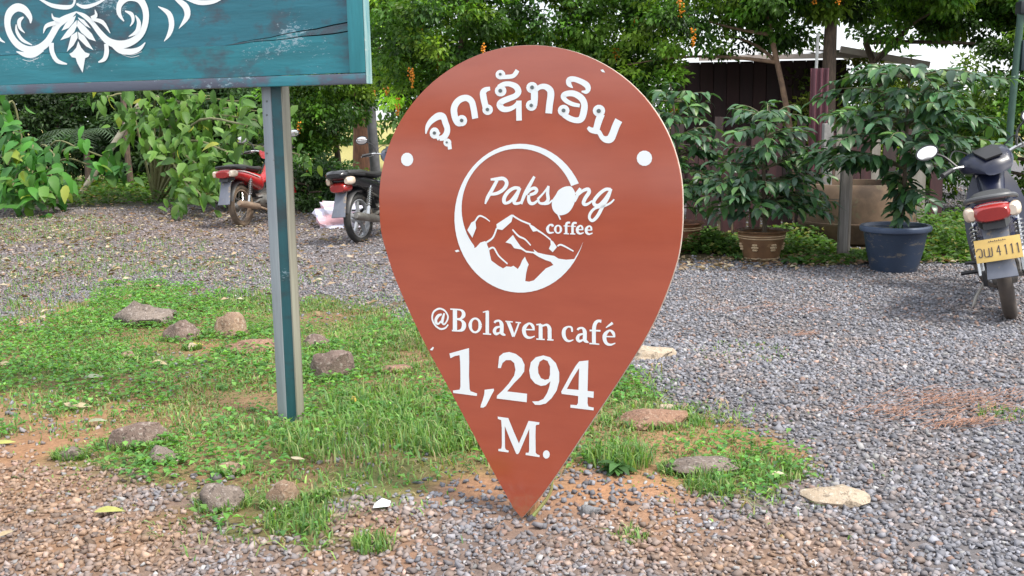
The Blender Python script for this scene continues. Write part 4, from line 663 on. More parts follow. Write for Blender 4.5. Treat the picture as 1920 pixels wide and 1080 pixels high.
# ------------------------------------------------------------------ fallen leaves, paper scrap, plastic bag
def big_leaf_mesh(name, L, W, curl=.2, fold=.2, serr=0, n=7, droop=None):
    V, Fc = [], []
    for i in range(n + 1):
        t = i / n; wd = W/2 * math.sin(math.pi * t**.8)**.9 * (1 - .12*t) * (1 + (serr if i % 2 else -serr)); wd = max(wd, .0008 if i else .0012)
        z = -curl * L * t*t
        y = L * t * (1 - .25*abs(curl)*t)
        V += [(-wd, y, z + fold*wd), (0, y, z), (wd, y, z + fold*wd)]
    for i in range(n):
        a = i*3; Fc += [(a, a+1, a+4, a+3), (a+1, a+2, a+5, a+4)]
    me = bpy.data.meshes.new(name); me.from_pydata(V, [], Fc); me.update(); me.polygons.foreach_set('use_smooth', [True]*len(me.polygons)); return me
def build_leaves():
    lm = {k: mat('fallen_' + k, c, c2, 14, .6, bmp=.1) for k, c, c2 in (('green', (.36, .38, .1), (.26, .25, .07)), ('pale', (.46, .4, .25), (.28, .21, .12)), ('yellow', (.58, .44, .05), (.4, .28, .04)), ('grey', (.32, .36, .25), (.2, .22, .14)), ('white', (.58, .53, .4), (.38, .31, .2)))}
    for (px, py), wpx, rz, k, lab in (((205,970),60,-1.3,'green','yellow-green fallen leaf lying alone on the reddish gravel'), ((150,764),62,-1.7,'pale','pale dry leaf flat in the grass left of the post'), ((14,692),40,-1.9,'pale','pale rounded leaf in the grass at the left edge'),
        ((175,722),50,-1.0,'grey','dull grey-green leaf propped in the grass'), ((8,835),44,-1.4,'green','greenish leaf where the grass meets gravel at the left edge'), ((6,1020),40,-.3,'pale','yellowish leaf on gravel at the lower left corner'), ((368,650),34,-1.6,'yellow','yellow leaf on the ground below the squared dark stone'),
        ((182,802),36,-1.1,'grey','small folded grey leaf in front of the pale dry leaf'), ((665,757),30,-2.6,'yellow','bright yellow leaf standing in the grass right of the post'), ((1462,902),36,-1.5,'white','cream leaf at the grass tip right of the sign'), ((300,690),40,-1.7,'pale','thin yellowish leaf lying across the thin grass'), ((690,745),16,-1,'green','tiny yellow-green leaf in grass beside the bright yellow one'), ((560,872),30,-1.8,'white','cream leaf fragment in the grass below the post')):
        p = gp(px, py); L = wpx * p[1] / F_PX * 1.0
        o = link('fallen_leaf', big_leaf_mesh('fallen_leaf', L, L*.42, .22, random.choice((.5, -.3, .25)), .03), lm[k]); o.location = (p[0] - L*.5*math.cos(rz+1.57)*1, p[1], float(gz(p[0], p[1])) + (.03 if k != 'green' else .022)); o.rotation_euler = (.12, .15, rz)
        tag(o, lab, 'leaf', 'fallen leaves')
    p = gp(716, 960); b = MB(); b.add([(-.03,-.014,0),(.028,-.01,.004),(.032,.02,.012),(.0,.03,.02),(-.026,.016,.008),(0,.005,.016)], [(0,1,5),(1,2,5),(2,3,5),(3,4,5),(4,0,5)])
    o = b.build('paper_scrap', mat('white_paper', (.8, .82, .85), None, 9, .6)); o.location = (p[0], p[1], float(gz(*p[:2])) + .014); tag(o, 'crumpled white paper scrap on the gravel left of the sign point', 'paper scrap')
    # wilted stalk beside the sign point
    p = gp(1000, 972); q = []
    for t in np.linspace(0, 1, 9): q.append((p[0] + .11*t + .02*math.sin(t*5), p[1] + .06*t, .01 + .19*t*(1.25-.62*t)))
    o = MB().tube(q, list(np.linspace(.007, .003, 9)), 6).build('plant_stalk', mat('stalk_green', (.2, .26, .07), (.25, .2, .08), 20, .6)); tag(o, 'curved green plant stalk arching out of the soil beside the sign point', 'plant')
    # bag behind the black motorcycle
    p = gp(630, 430); r = np.random.default_rng(9); bm = bmesh.new(); bmesh.ops.create_icosphere(bm, subdivisions=3, radius=1)
    for v in bm.verts:
        c = v.co; k = 1 + .14*math.sin(c.x*7+c.z*5) + .1*math.sin(c.y*9+c.x*4) + .06*math.sin(c.z*15)
        c.x = math.copysign(abs(c.x)**.6, c.x); c.y = math.copysign(abs(c.y)**.6, c.y); v.co = Vector((c.x*.3*k, c.y*.17*k, max(-.02, c.z*.2*k + .11)))
    me = bpy.data.meshes.new('plastic_bag'); bm.to_mesh(me); bm.free(); me.polygons.foreach_set('use_smooth', [True]*len(me.polygons)); me.set_sharp_from_angle(angle=.5)
    o = link('plastic_bag', me, mat('bag_film', (.62, .62, .75), (.75, .45, .5), 3.5, .3, lo=.45, hi=.55, stretch=(.6, .6, 3))); o.location = (p[0], p[1] + .25, .02); tag(o, 'crumpled white and pink plastic bag behind the black motorcycle wheel', 'bag')
build_leaves()
# ------------------------------------------------------------------ trees and shrubs
M_CROWN = leaf_mat('crown_leaf', .5, .4)
BARK = mat('bark', (.16, .11, .08), (.06, .045, .035), 9, .9, bmp=.6, stretch=(3, 3, .7))
BARKR = mat('reddish_bark', (.27, .13, .08), (.14, .07, .05), 9, .9, bmp=.6, stretch=(3, 3, .7))
BERRY = mat('orange_berry', (.75, .28, .02), (.6, .2, .02), 20, .4)
def crown_cloud(ells, n, size, pal, seed, clump=.22, gap=.0):
    """leaf faces gathered in clumps spread through one or several ellipsoids"""
    r = np.random.default_rng(seed); out = []
    tot = sum(e[1][0]*e[1][1]*e[1][2] for e in ells)
    for c, rad, in [(np.array(e[0], float), np.array(e[1], float)) for e in ells]:
        k = int(n * rad.prod() / tot); nc = max(10, int(6.0 * rad.prod() / clump**3 * .16))
        u = r.normal(0, 1, (nc, 3)); u /= np.linalg.norm(u, axis=1)[:, None]; rr = (r.random(nc)**.42)[:, None]
        cc = u * rr; tone = np.exp(r.normal(-.06, .38, nc)); hue = r.random(nc)
        i = r.integers(0, nc, k); off = r.normal(0, 1, (k, 3)); off /= np.linalg.norm(off, axis=1)[:, None]; off *= (r.random(k)**.5)[:, None] * clump
        P = c + cc[i] * rad + off * np.array([1.15, 1.15, .7])
        D = off / clump + r.normal(0, .55, (k, 3)) + u[i] * .5 + np.array([0, 0, -.35]); N = np.array([0, -.3, 1.]) + r.normal(0, .55, (k, 3))
        col = pal[(hue[i] * len(pal)).astype(int) % len(pal)] * tone[i][:, None] * np.exp(r.normal(0, .2, k))[:, None]
        s = size * r.uniform(.7, 1.35, k)
        out.append(leaf_quads(P, D, N, s, s * .55, col))
    return join(out)
DURANTA = np.array([[.09, .21, .022], [.07, .165, .026], [.13, .25, .028], [.045, .11, .022], [.17, .28, .03]])
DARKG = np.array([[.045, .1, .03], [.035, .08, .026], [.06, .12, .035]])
YELG = np.array([[.15, .21, .03], [.11, .18, .03], [.19, .23, .04]])
def limb(a, b, r0_, r1_, seed, n=7, sag=.12):
    r = np.random.default_rng(seed); a = np.array(a, float); b = np.array(b, float); L = np.linalg.norm(b - a); P = []
    w_ = r.normal(0, .04 * L, 3)
    for t in np.linspace(0, 1, n): P.append(a + (b-a)*t + w_*math.sin(math.pi*t) + np.array([0, 0, sag*L*math.sin(math.pi*t)*.3]))
    return MB().tube(P, list(np.linspace(r0_, r1_, n)), 8)
def tree(name, label, cat, trunk, r0_, ells, n, size, pal, seed, clump=.22, group=None, berries=0, bark=None, limbs=5, berry_face=-1):
    base = Vector(trunk[0]); e = empty(name, base, 0, label, cat, group); bm_ = bark or BARK
    loc = lambda p: (p[0]-base.x, p[1]-base.y, p[2]-base.z)
    T = [loc(p) for p in trunk]; rs = list(np.linspace(r0_, r0_*.6, len(T))); rs[0] *= 1.25
    P = catmull(np.array([list(a)+[b] for a, b in zip(T, rs)]), 5) if len(T) > 2 else np.array([list(a)+[b] for a, b in zip(T, rs)])
    MB().tube(P[:, :3], list(P[:, 3]), 10).build('trunk', bm_, e)
    r = np.random.default_rng(seed); top = T[-1]
    for k in range(limbs):
        c, rad = ells[k % len(ells)]; c = np.array(loc(c)); tgt = c + r.uniform(-.75, .75, 3) * np.array(rad)
        o = limb(np.array(T[-1]) if k % 2 else np.array(T[max(-2, -len(T))])*.3 + np.array(T[-1])*.7, tgt, r0_*.5, r0_*.12, seed*7+k).build('limb', bm_, e)
    V, Fc, c = crown_cloud([(loc(q), rad) for q, rad in ells], n, size, pal, seed, clump)
    tag(link('crown', mesh_np('crown', V, Fc, M_CROWN, c), None, e), kind='stuff')
    for k in range(berries):
        c, rad = ells[k % len(ells)]; c = np.array(loc(c)); a = r.uniform(-1, 1); h = r.uniform(-.75, .5)
        p = c + np.array([a*rad[0], -rad[1]*math.sqrt(max(.05, 1 - a*a*.9 - h*h*.6)), h*rad[2]]); b = MB(); L = r.uniform(.12, .26)
        for q in range(int(26*L/.2)):
            t = r.random(); s = .014*(1.2 - .5*t); b.add(OCT_V*s + p + np.array([r.normal(0, .022*(1.3-t)), r.normal(0, .022), -t*L]), OCT_F)
        b.build('berry_cluster', BERRY, e, smooth=0)
    return e
Zg = lambda x, y: float(gz(np.array([x]), np.array([y]))[0])
def build_trees():
    G = 'golden dewdrop shrubs along the back of the yard'
    tree('flowering_shrub', 'big green shrub with hanging orange berries, behind the top left of the pin sign', 'shrub', [(-.7,14.3,0),(-.75,14.2,.9),(-.7,14.0,1.9)], .09, [((-.75,13.8,2.75),(1.15,1.0,1.0)),((-1.35,14.2,1.9),(.75,.6,.6)),((-.3,14.1,1.5),(1.1,.7,.9))], 23000, .075, DURANTA, 21, .2, G, 9)
    tree('flowering_shrub', 'dense bright green shrub directly above the top of the pin sign', 'shrub', [(.75,14.5,0),(.8,14.4,1.0),(.9,14.2,2.0)], .09, [((.95,14.0,2.8),(1.15,1.0,.95)),((1.5,13.9,1.85),(.9,.7,.75)),((.5,14.3,1.3),(1.0,.7,.9))], 23000, .075, DURANTA, 22, .2, G, 5)
    tree('flowering_shrub', 'yellow-green shrub on a thin leaning trunk in front of the maroon shed', 'shrub', [(3.62,12.9,0),(3.5,12.8,1.2),(3.22,12.7,2.3)], .05, [((2.3,13.2,2.75),(1.1,.9,.72)),((3.4,12.6,3.1),(.8,.7,.45)),((1.75,13.4,1.7),(.55,.6,.9))], 15000, .07, DURANTA, 23, .19, G, 8, mat('pale_bark', (.3, .19, .12), (.16, .1, .07), 12, .9), 5)
    tree('shade_tree', 'tall tree with a thick dark trunk beside the maroon shed', 'tree', [(3.95,12.6,0),(3.92,12.6,1.2),(3.9,12.55,2.2),(3.9,12.5,2.7)], .105, [((4.0,12.5,3.0),(1.3,1.0,.5)),((5.2,12.5,2.95),(.85,.7,.4)),((3.3,12.3,2.7),(.7,.6,.32)),((3.35,13.0,2.38),(.7,.5,.2))], 22000, .075, DURANTA, 24, .22, None, 3, None, 6)
    tree('shade_tree', 'spreading light-leaved tree over the coffee bushes at the top right', 'tree', [(5.6,14.8,0),(5.45,14.7,1.3),(5.0,14.5,2.3)], .07, [((6.2,14.0,2.85),(1.45,1.0,.6)),((6.9,13.2,2.4),(.9,.8,.75)),((5.1,14.2,2.95),(.9,.7,.36)),((5.3,13.9,2.42),(.55,.5,.16))], 29000, .075, DURANTA, 25, .2, None, 0, None, 4)
    tree('hedge_shrub', 'yellow-green shrub seen between the dark trunk and the tall coffee plant', 'shrub', [(4.8,16.3,0),(4.85,16.2,.8)], .05, [((5.0,15.8,1.25),(1.35,.8,1.0)),((6.6,15.6,1.2),(1.1,.8,.95))], 12000, .085, YELG, 26, .22, None, 0)
    tree('hedge_shrub', 'leafy shrub behind the blue motorcycle at the right edge', 'shrub', [(6.6,12.9,0),(6.6,12.8,.7)], .05, [((6.7,12.7,1.3),(1.2,.7,1.0)),((5.5,13.6,.65),(.9,.5,.5)),((7.6,12.4,1.9),(.9,.7,.9))], 13000, .085, DURANTA*.9, 27, .22, None, 0)
    tree('hedge_shrub', 'bushy fine-leaved tree just right of the teal post, above the motorcycles', 'shrub', [(-2.95,17.6,.1),(-2.95,17.5,.9),(-3.0,17.2,1.5)], .06, [((-3.05,17.0,1.75),(.95,.8,.75)),((-3.4,16.9,1.0),(.65,.6,.65)),((-2.6,17.2,2.6),(1.2,.8,.6))], 17000, .08, DURANTA, 28, .2, None, 4)
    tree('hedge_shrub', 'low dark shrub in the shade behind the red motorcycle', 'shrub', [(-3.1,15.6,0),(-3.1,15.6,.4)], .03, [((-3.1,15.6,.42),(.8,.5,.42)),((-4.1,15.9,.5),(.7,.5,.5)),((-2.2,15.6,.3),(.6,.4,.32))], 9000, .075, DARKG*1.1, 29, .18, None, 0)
    tree('trunk_tree', 'tree with a reddish trunk standing in the open field behind the motorcycles', 'tree', [(-3.3,23,.2),(-3.32,23,1.2),(-3.3,23,2.6)], .2, [((-3.2,22.6,3.2),(1.8,1.2,1.0)),((-1.4,22,2.7),(1.0,1.0,.6))], 9000, .1, DARKG*1.3, 30, .3, None, 0, BARKR, 5)
    # dark growth behind the big-leaved bush
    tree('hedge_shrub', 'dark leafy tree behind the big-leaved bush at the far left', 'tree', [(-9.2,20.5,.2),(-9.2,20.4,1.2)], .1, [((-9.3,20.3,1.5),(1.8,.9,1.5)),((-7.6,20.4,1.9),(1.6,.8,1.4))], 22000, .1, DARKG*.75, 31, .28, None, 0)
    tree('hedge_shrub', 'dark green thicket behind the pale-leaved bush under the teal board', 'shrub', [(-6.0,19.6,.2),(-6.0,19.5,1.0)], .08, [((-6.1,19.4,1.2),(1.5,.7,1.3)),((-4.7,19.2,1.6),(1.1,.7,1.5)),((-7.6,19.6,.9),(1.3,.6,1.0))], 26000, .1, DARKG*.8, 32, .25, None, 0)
    # far woods: one mass that reads as a single band
    r = np.random.default_rng(5); ells = []
    for k in range(34):
        x = -46 + k*2.9; h = 2.6 + 1.5*r.random() if x < 3 else 1.5 + .6*r.random()
        ells.append(((x, 46 + r.normal(0, 2), h*.5), (2.2, 1.6, h*.62)))
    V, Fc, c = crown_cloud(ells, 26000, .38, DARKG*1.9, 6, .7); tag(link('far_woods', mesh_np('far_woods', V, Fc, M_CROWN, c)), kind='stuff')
build_trees()

# ------------------------------------------------------------------ big-leaved bush under the board (every leaf its own piece)
def place_leaves(e, meshes, specs, name='leaf'):
    """specs: (pos, direction, up, scale)"""
    for p, d, n, s in specs:
        d = Vector(d).normalized(); x = d.cross(Vector(n)); x = x.normalized() if x.length > 1e-4 else d.orthogonal().normalized(); z = x.cross(d)
        o = bpy.data.objects.new(name, random.choice(meshes)); COL.objects.link(o); o.parent = e
        M_ = Matrix(((x.x, d.x, z.x, p[0]), (x.y, d.y, z.y, p[1]), (x.z, d.z, z.z, p[2]), (0, 0, 0, 1)))
        o.matrix_local = M_ @ Matrix.Scale(s, 4)
COFC = np.array([[.04, .115, .04], [.055, .145, .045], [.045, .1, .055], [.03, .08, .035], [.09, .19, .05]])
M_COFC = leaf_mat('coffee_foliage', .42, .2, True, spec=.5)
def more_leaves(e, specs, asp, pal, r, m=None):
    """leaves past the first three hundred: real leaf faces in one part"""
    if not specs: return
    n = len(specs); P = np.array([tuple(q[0]) for q in specs]); D = np.array([tuple(q[1]) for q in specs]); N = np.array([tuple(q[2]) for q in specs]); L = np.array([q[3] for q in specs])
    g = np.random.default_rng(n); col = pal[g.integers(0, len(pal), n)] * np.exp(g.normal(0, .25, n))[:, None]
    V, Fc, c = leaf_fine(P, D, N, L, L*asp, col)
    tag(link('foliage', mesh_np('foliage', V, Fc, M_COFC if pal is COFC else M_CROWN, c, True), None, e), kind='stuff')
def big_leaf_bush(name, label, base, clusters, mats_, seed, per=11, size=(.3, .5)):
    e = empty(name, base, 0, label, 'bush'); r = random.Random(seed); B = Vector(base)
    ms = []
    for i, m in enumerate(mats_):
        for q in range(2):
            me = big_leaf_mesh('leaf', 1, .40 + .1*q, .3 + .25*q, .2, .05, 8); me.materials.append(m); ms.append(me)
    stem = mat('green_stem', (.2, .21, .09), (.13, .12, .06), 10, .8)
    specs = []
    for (px, py, Y, k) in clusters:
        c = Vector(at(px, py, Y)) - B
        mid = Vector((c.x*.45, c.y*.4, c.z*.75 + .35))
        P = catmull(np.array([[0, 0, 0], list(mid), list(c*.9 + mid*.1 + Vector((0, .05, .05))), list(c)]), 5)
        MB().tube([tuple(p) for p in P], list(np.linspace(.024, .007, len(P))), 6).build('branch', stem, e)
        for j in range(k or per):
            a = r.uniform(0, 2*math.pi); el = r.uniform(-1.35, .2)
            d = Vector((math.cos(a)*math.cos(el), -abs(math.sin(a))*math.cos(el)*.9 + .15, math.sin(el)))
            off = Vector((r.gauss(0, .16), r.gauss(0, .12), r.gauss(0, .17)))
            n = Vector((r.gauss(0, .3), -.55 + r.gauss(0, .3), 1))
            specs.append((c + off, d, n, r.uniform(*size)))
            for z in range(2): specs.append((c + off*1.25 + Vector((r.gauss(0, .1), .1 + r.gauss(0, .15), r.gauss(0, .1))), d + Vector((r.gauss(0, .5), r.gauss(0, .5), r.gauss(0, .3))), n, r.uniform(*size)*.85))
    r.shuffle(specs); place_leaves(e, ms, specs[:300])
    more_leaves(e, specs[300:], .52, LGC, r)
    return e
LGC = np.array([[.1, .21, .04], [.075, .17, .035], [.13, .25, .05]])
LG = [leaf_mat('bush_leaf_a', .5, .45, False, (.14, .28, .05), .4), leaf_mat('bush_leaf_b', .5, .45, False, (.085, .2, .04), .45), leaf_mat('bush_leaf_c', .5, .45, False, (.19, .33, .07), .3, c2=(.4, .4, .06))]
LD = [leaf_mat('bush_leaf_d', .5, .4, False, (.08, .25, .04), .4), leaf_mat('bush_leaf_e', .5, .4, False, (.11, .28, .05), .4, c2=(.3, .34, .05)), leaf_mat('bush_leaf_f', .5, .4, False, (.05, .17, .035), .4)]
def build_bushes():
    cl = [(255,205,16.2,0),(300,190,16,0),(350,200,15.8,0),(400,185,15.8,0),(450,195,15.6,0),(480,230,15.2,0),(430,240,15.6,0),(380,235,15.9,0),(325,240,16,0),(270,250,16.2,0),(462,240,12.9,7),(410,280,15.3,0),(350,275,15.6,0),(300,280,15.8,8),(425,290,14.2,7),(370,315,15,0),(335,330,15.2,8),(385,345,14.8,8),(355,360,14.6,6),(375,372,14.4,5),(560,295,14.6,4),(505,215,15.4,6),(200,185,16.5,6)]
    big_leaf_bush('broadleaf_bush', 'tall pale-green bush with large drooping leaves under the teal board', (-5.95,17.0,.0), cl, LG, 3, 13, (.16, .33))
    cl = [(15,265,16,0),(60,280,16,7),(100,295,15.9,7),(15,310,15.8,0),(60,325,15.6,0),(95,335,15.8,8),(20,355,15.4,0),(60,365,15.4,8),(-40,300,16,0),(150,285,16.2,5),(195,300,16.4,6),(185,325,16.2,4),(10,200,16.5,6)]
    big_leaf_bush('broadleaf_bush', 'leafy green bush with large leaves at the far left edge by the gravel', (-7.9,16.8,.0), cl, LD, 8, 11, (.24, .4))
    # palm behind the left bush
    e = empty('small_palm', (-7.7, 18.6, .1), 0, 'small dark palm with feathery fronds in the shade behind the left bush', 'palm'); pm = leaf_mat('palm_leaf', .5, .2, False, (.06, .1, .05), .3)
    MB().tube([(0,0,0),(.02,0,.6),(0,0,1.1)], [.07,.06,.05], 8).build('trunk', BARK, e)
    for k in range(9):
        a = k*2*math.pi/9 + .2; L = .95; b = MB(); P = []
        for t in np.linspace(0, 1, 9): P.append(Vector((math.cos(a)*L*t, math.sin(a)*L*t, 1.1 + .55*t - .75*t*t)))
        b.tube(P, list(np.linspace(.012, .003, 9)), 5); s = Vector((-math.sin(a), math.cos(a), 0))
        for i in range(1, 9):
            for q in (0, .5):
                p = P[i-1].lerp(P[i], q)
                for sg in (-1, 1):
                    t = p + s*sg*.22 + Vector((math.cos(a), math.sin(a), 0))*.1 - Vector((0, 0, .1)); u = (P[i]-P[i-1]).normalized()*.012
                    b.add([p-u, p+u, t], [(0,1,2)])
        b.build('frond', pm, e, smooth=0)
    # leaning bamboo prop and thin fence post in the shade
    a, b_ = at(147, 372, 17.4), at(236, 236, 17.6)
    o = MB().tube([tuple(a + (b_-a)*t) for t in np.linspace(-.02, 1.3, 8)], .055, 10).build('bamboo_prop', mat('old_bamboo', (.36, .34, .27), (.26, .22, .17), 4, .7, stretch=(1, 1, 4))); tag(o, 'grey bamboo pole leaning in the shade under the big-leaved bush', 'pole')
    p = at(247, 352, 18.2); o = MB().tube([(p[0], p[1], 0), (p[0]-.03, p[1], .9), (p[0]-.02, p[1], 1.9)], [.06,.055,.05], 8).build('wooden_post', BARK); tag(o, 'dark upright wooden post in the shade beside the leaning bamboo', 'post')
    p = at(703, 286, 21.5); o = MB().tube([(p[0], p[1], .1), (p[0]-.04, p[1], 1.2), (p[0]-.06, p[1], 2.4)], [.11,.1,.1], 10).build('field_post', mat('dark_post', (.1, .1, .11), (.05, .05, .055), 6, .8)); tag(o, 'dark grey post at the edge of the field left of the pin sign', 'post')
build_bushes()

# ------------------------------------------------------------------ pots and coffee plants
def coffee_plant(name, label, base, z0, H, prof, seed, n_br, leafL=(.11, .18), extra=(), maxl=300, lean=(0, 0)):
    """prof(t) = branch reach at fraction t of the height"""
    e = empty(name, base, 0, label, 'coffee plant', 'potted coffee plants by the fence'); r = random.Random(seed)
    bark = mat('coffee_bark', (.17, .13, .09), (.08, .065, .045), 14, .8); tw = mat('coffee_twig', (.13, .14, .06), (.09, .08, .05), 14, .8)
    stem = [(lean[0]*t + .03*math.sin(t*4+seed), lean[1]*t, z0 - .05 + (H - z0)*t) for t in np.linspace(0, 1, 9)]
    MB().tube(stem, list(np.linspace(.024, .007, 9)), 8).build('stem', bark, e)
    ms = []
    for m in COFFEE:
        for q in range(2):
            me = big_leaf_mesh('leaf', 1, .40 + .06*q, .32 + .22*q, .18, .03 if q else 0, 6); me.materials.append(m); ms.append(me)
    specs = []; b = MB()
    br = []
    for k in range(n_br):
        t = .18 + .82*(k + .5*r.random())/n_br; a = k*2.4 + r.uniform(-.4, .4); br.append((t, a, prof(t)*r.uniform(.55, 1.15), r.gauss(.02, .09)))
    br += list(extra)
    for t, a, L, dz in br:
        i = min(8, int(t*8)); s = Vector(stem[i]); P = []
        for u in np.linspace(0, 1, 6): P.append(s + Vector((math.cos(a)*L*u, math.sin(a)*L*u, L*(.5*u - .45*u*u) + dz*u)))
        b.tube(P, list(np.linspace(.008, .003, 6)), 5)
        npair = max(2, int(L/.075)); side = Vector((-math.sin(a), math.cos(a), 0)); fwd = Vector((math.cos(a), math.sin(a), 0))
        for j in range(npair):
            u = .25 + .75*(j+.6)/npair; q = P[min(4, int(u*5))].lerp(P[min(5, int(u*5)+1)], u*5 - int(u*5)) if u < 1 else P[5]
            for sg in (-1, 1):
                d = side*sg*.8 + fwd*.55 + Vector((r.gauss(0, .2), r.gauss(0, .2), r.uniform(-.75, .3)))
                specs.append((q, d, Vector((r.gauss(0, .25), -.2 + r.gauss(0, .25), 1)), r.uniform(*leafL)*(1 if u < .9 else .8)))
        specs.append((P[5], fwd + Vector((0, 0, -.3)), Vector((0, 0, 1)), r.uniform(*leafL)))
    for k in range(8):
        a = k*.8; specs.append((Vector(stem[8]), Vector((math.cos(a), math.sin(a), .35)), Vector((0, 0, 1)), r.uniform(*leafL)*.8))
    b.build('twigs', tw, e)
    r.shuffle(specs); place_leaves(e, ms, specs[:maxl]); more_leaves(e, specs[maxl:], .44, COFC, r); return e
COFFEE = [leaf_mat('coffee_leaf_a', .42, .2, False, (.04, .115, .04), .4, .5), leaf_mat('coffee_leaf_b', .42, .25, False, (.06, .155, .045), .45, .5, c2=(.15, .26, .06)), leaf_mat('coffee_leaf_c', .36, .12, False, (.045, .1, .06), .35, .6)]
SOILM = mat('potting_soil', (.1, .06, .035), (.05, .03, .02), 40, .95, bmp=.6)
def glazed_pot(label, x, y, rt, rb, h, m, seed):
    e = empty('clay_pot', (x, y, Zg(x, y) - .005), 0, label, 'pot', 'glazed clay pots'); prof = [(rb*.9, 0), (rb, .012), (rb*1.03, h*.12), (rb + (rt-rb)*.45, h*.45), (rb + (rt-rb)*.8, h*.75), (rt*.97, h*.9), (rt*.99, h*.93)]
    inner = [(rt*.93, h*.93), (rt*.86, h*.86), (rt*.5, h*.85)]
    b = MB(); b.lathe(prof + inner, 40); b.build('body', m, e)
    sc = lambda a, i: 1 + .03*math.sin(a*14)
    MB().lathe([(rt*.96, h*.93), (rt*1.05, h*.945), (rt*1.08, h*.97), (rt*1.03, h), (rt*.94, h*.985), (rt*.93, h*.935)], 84, fn=sc).build('rim', m, e)
    band = mat('cream_slip', (.5, .38, .24), (.4, .27, .15), 12, .5)
    for hz in (.84, .77, .14):
        t = hz; rr = np.interp(t*h, [p[1] for p in prof], [p[0] for p in prof])
        MB().lathe([(rr*1.0, t*h-.006), (rr*1.018+.003, t*h-.003), (rr*1.018+.003, t*h+.003), (rr*1.0, t*h+.006)], 40).build('band', band, e)
    for k in range(7):
        a = -math.pi/2 + (k-3)*.9 + .35; tz = .5*h; rr = np.interp(tz, [p[1] for p in prof], [p[0] for p in prof]) + .003; b = MB()
        for j in range(6):
            aa = j*math.pi/3; da = .1*math.cos(aa); dz_ = .028*math.sin(aa); r2 = np.interp(tz+dz_, [p[1] for p in prof], [p[0] for p in prof]) + .002
            b.sph(((r2)*math.cos(a+da), (r2)*math.sin(a+da), tz+dz_), .017, 7, 5, (1, 1, .75))
        b.sph((rr*math.cos(a), rr*math.sin(a), tz), .015, 7, 5); b.build('relief_flower', band, e)
    MB().lathe([(rt*.88, h*.87), (rt*.5, h*.9), (.002, h*.91)], 24).build('soil', SOILM, e); return e
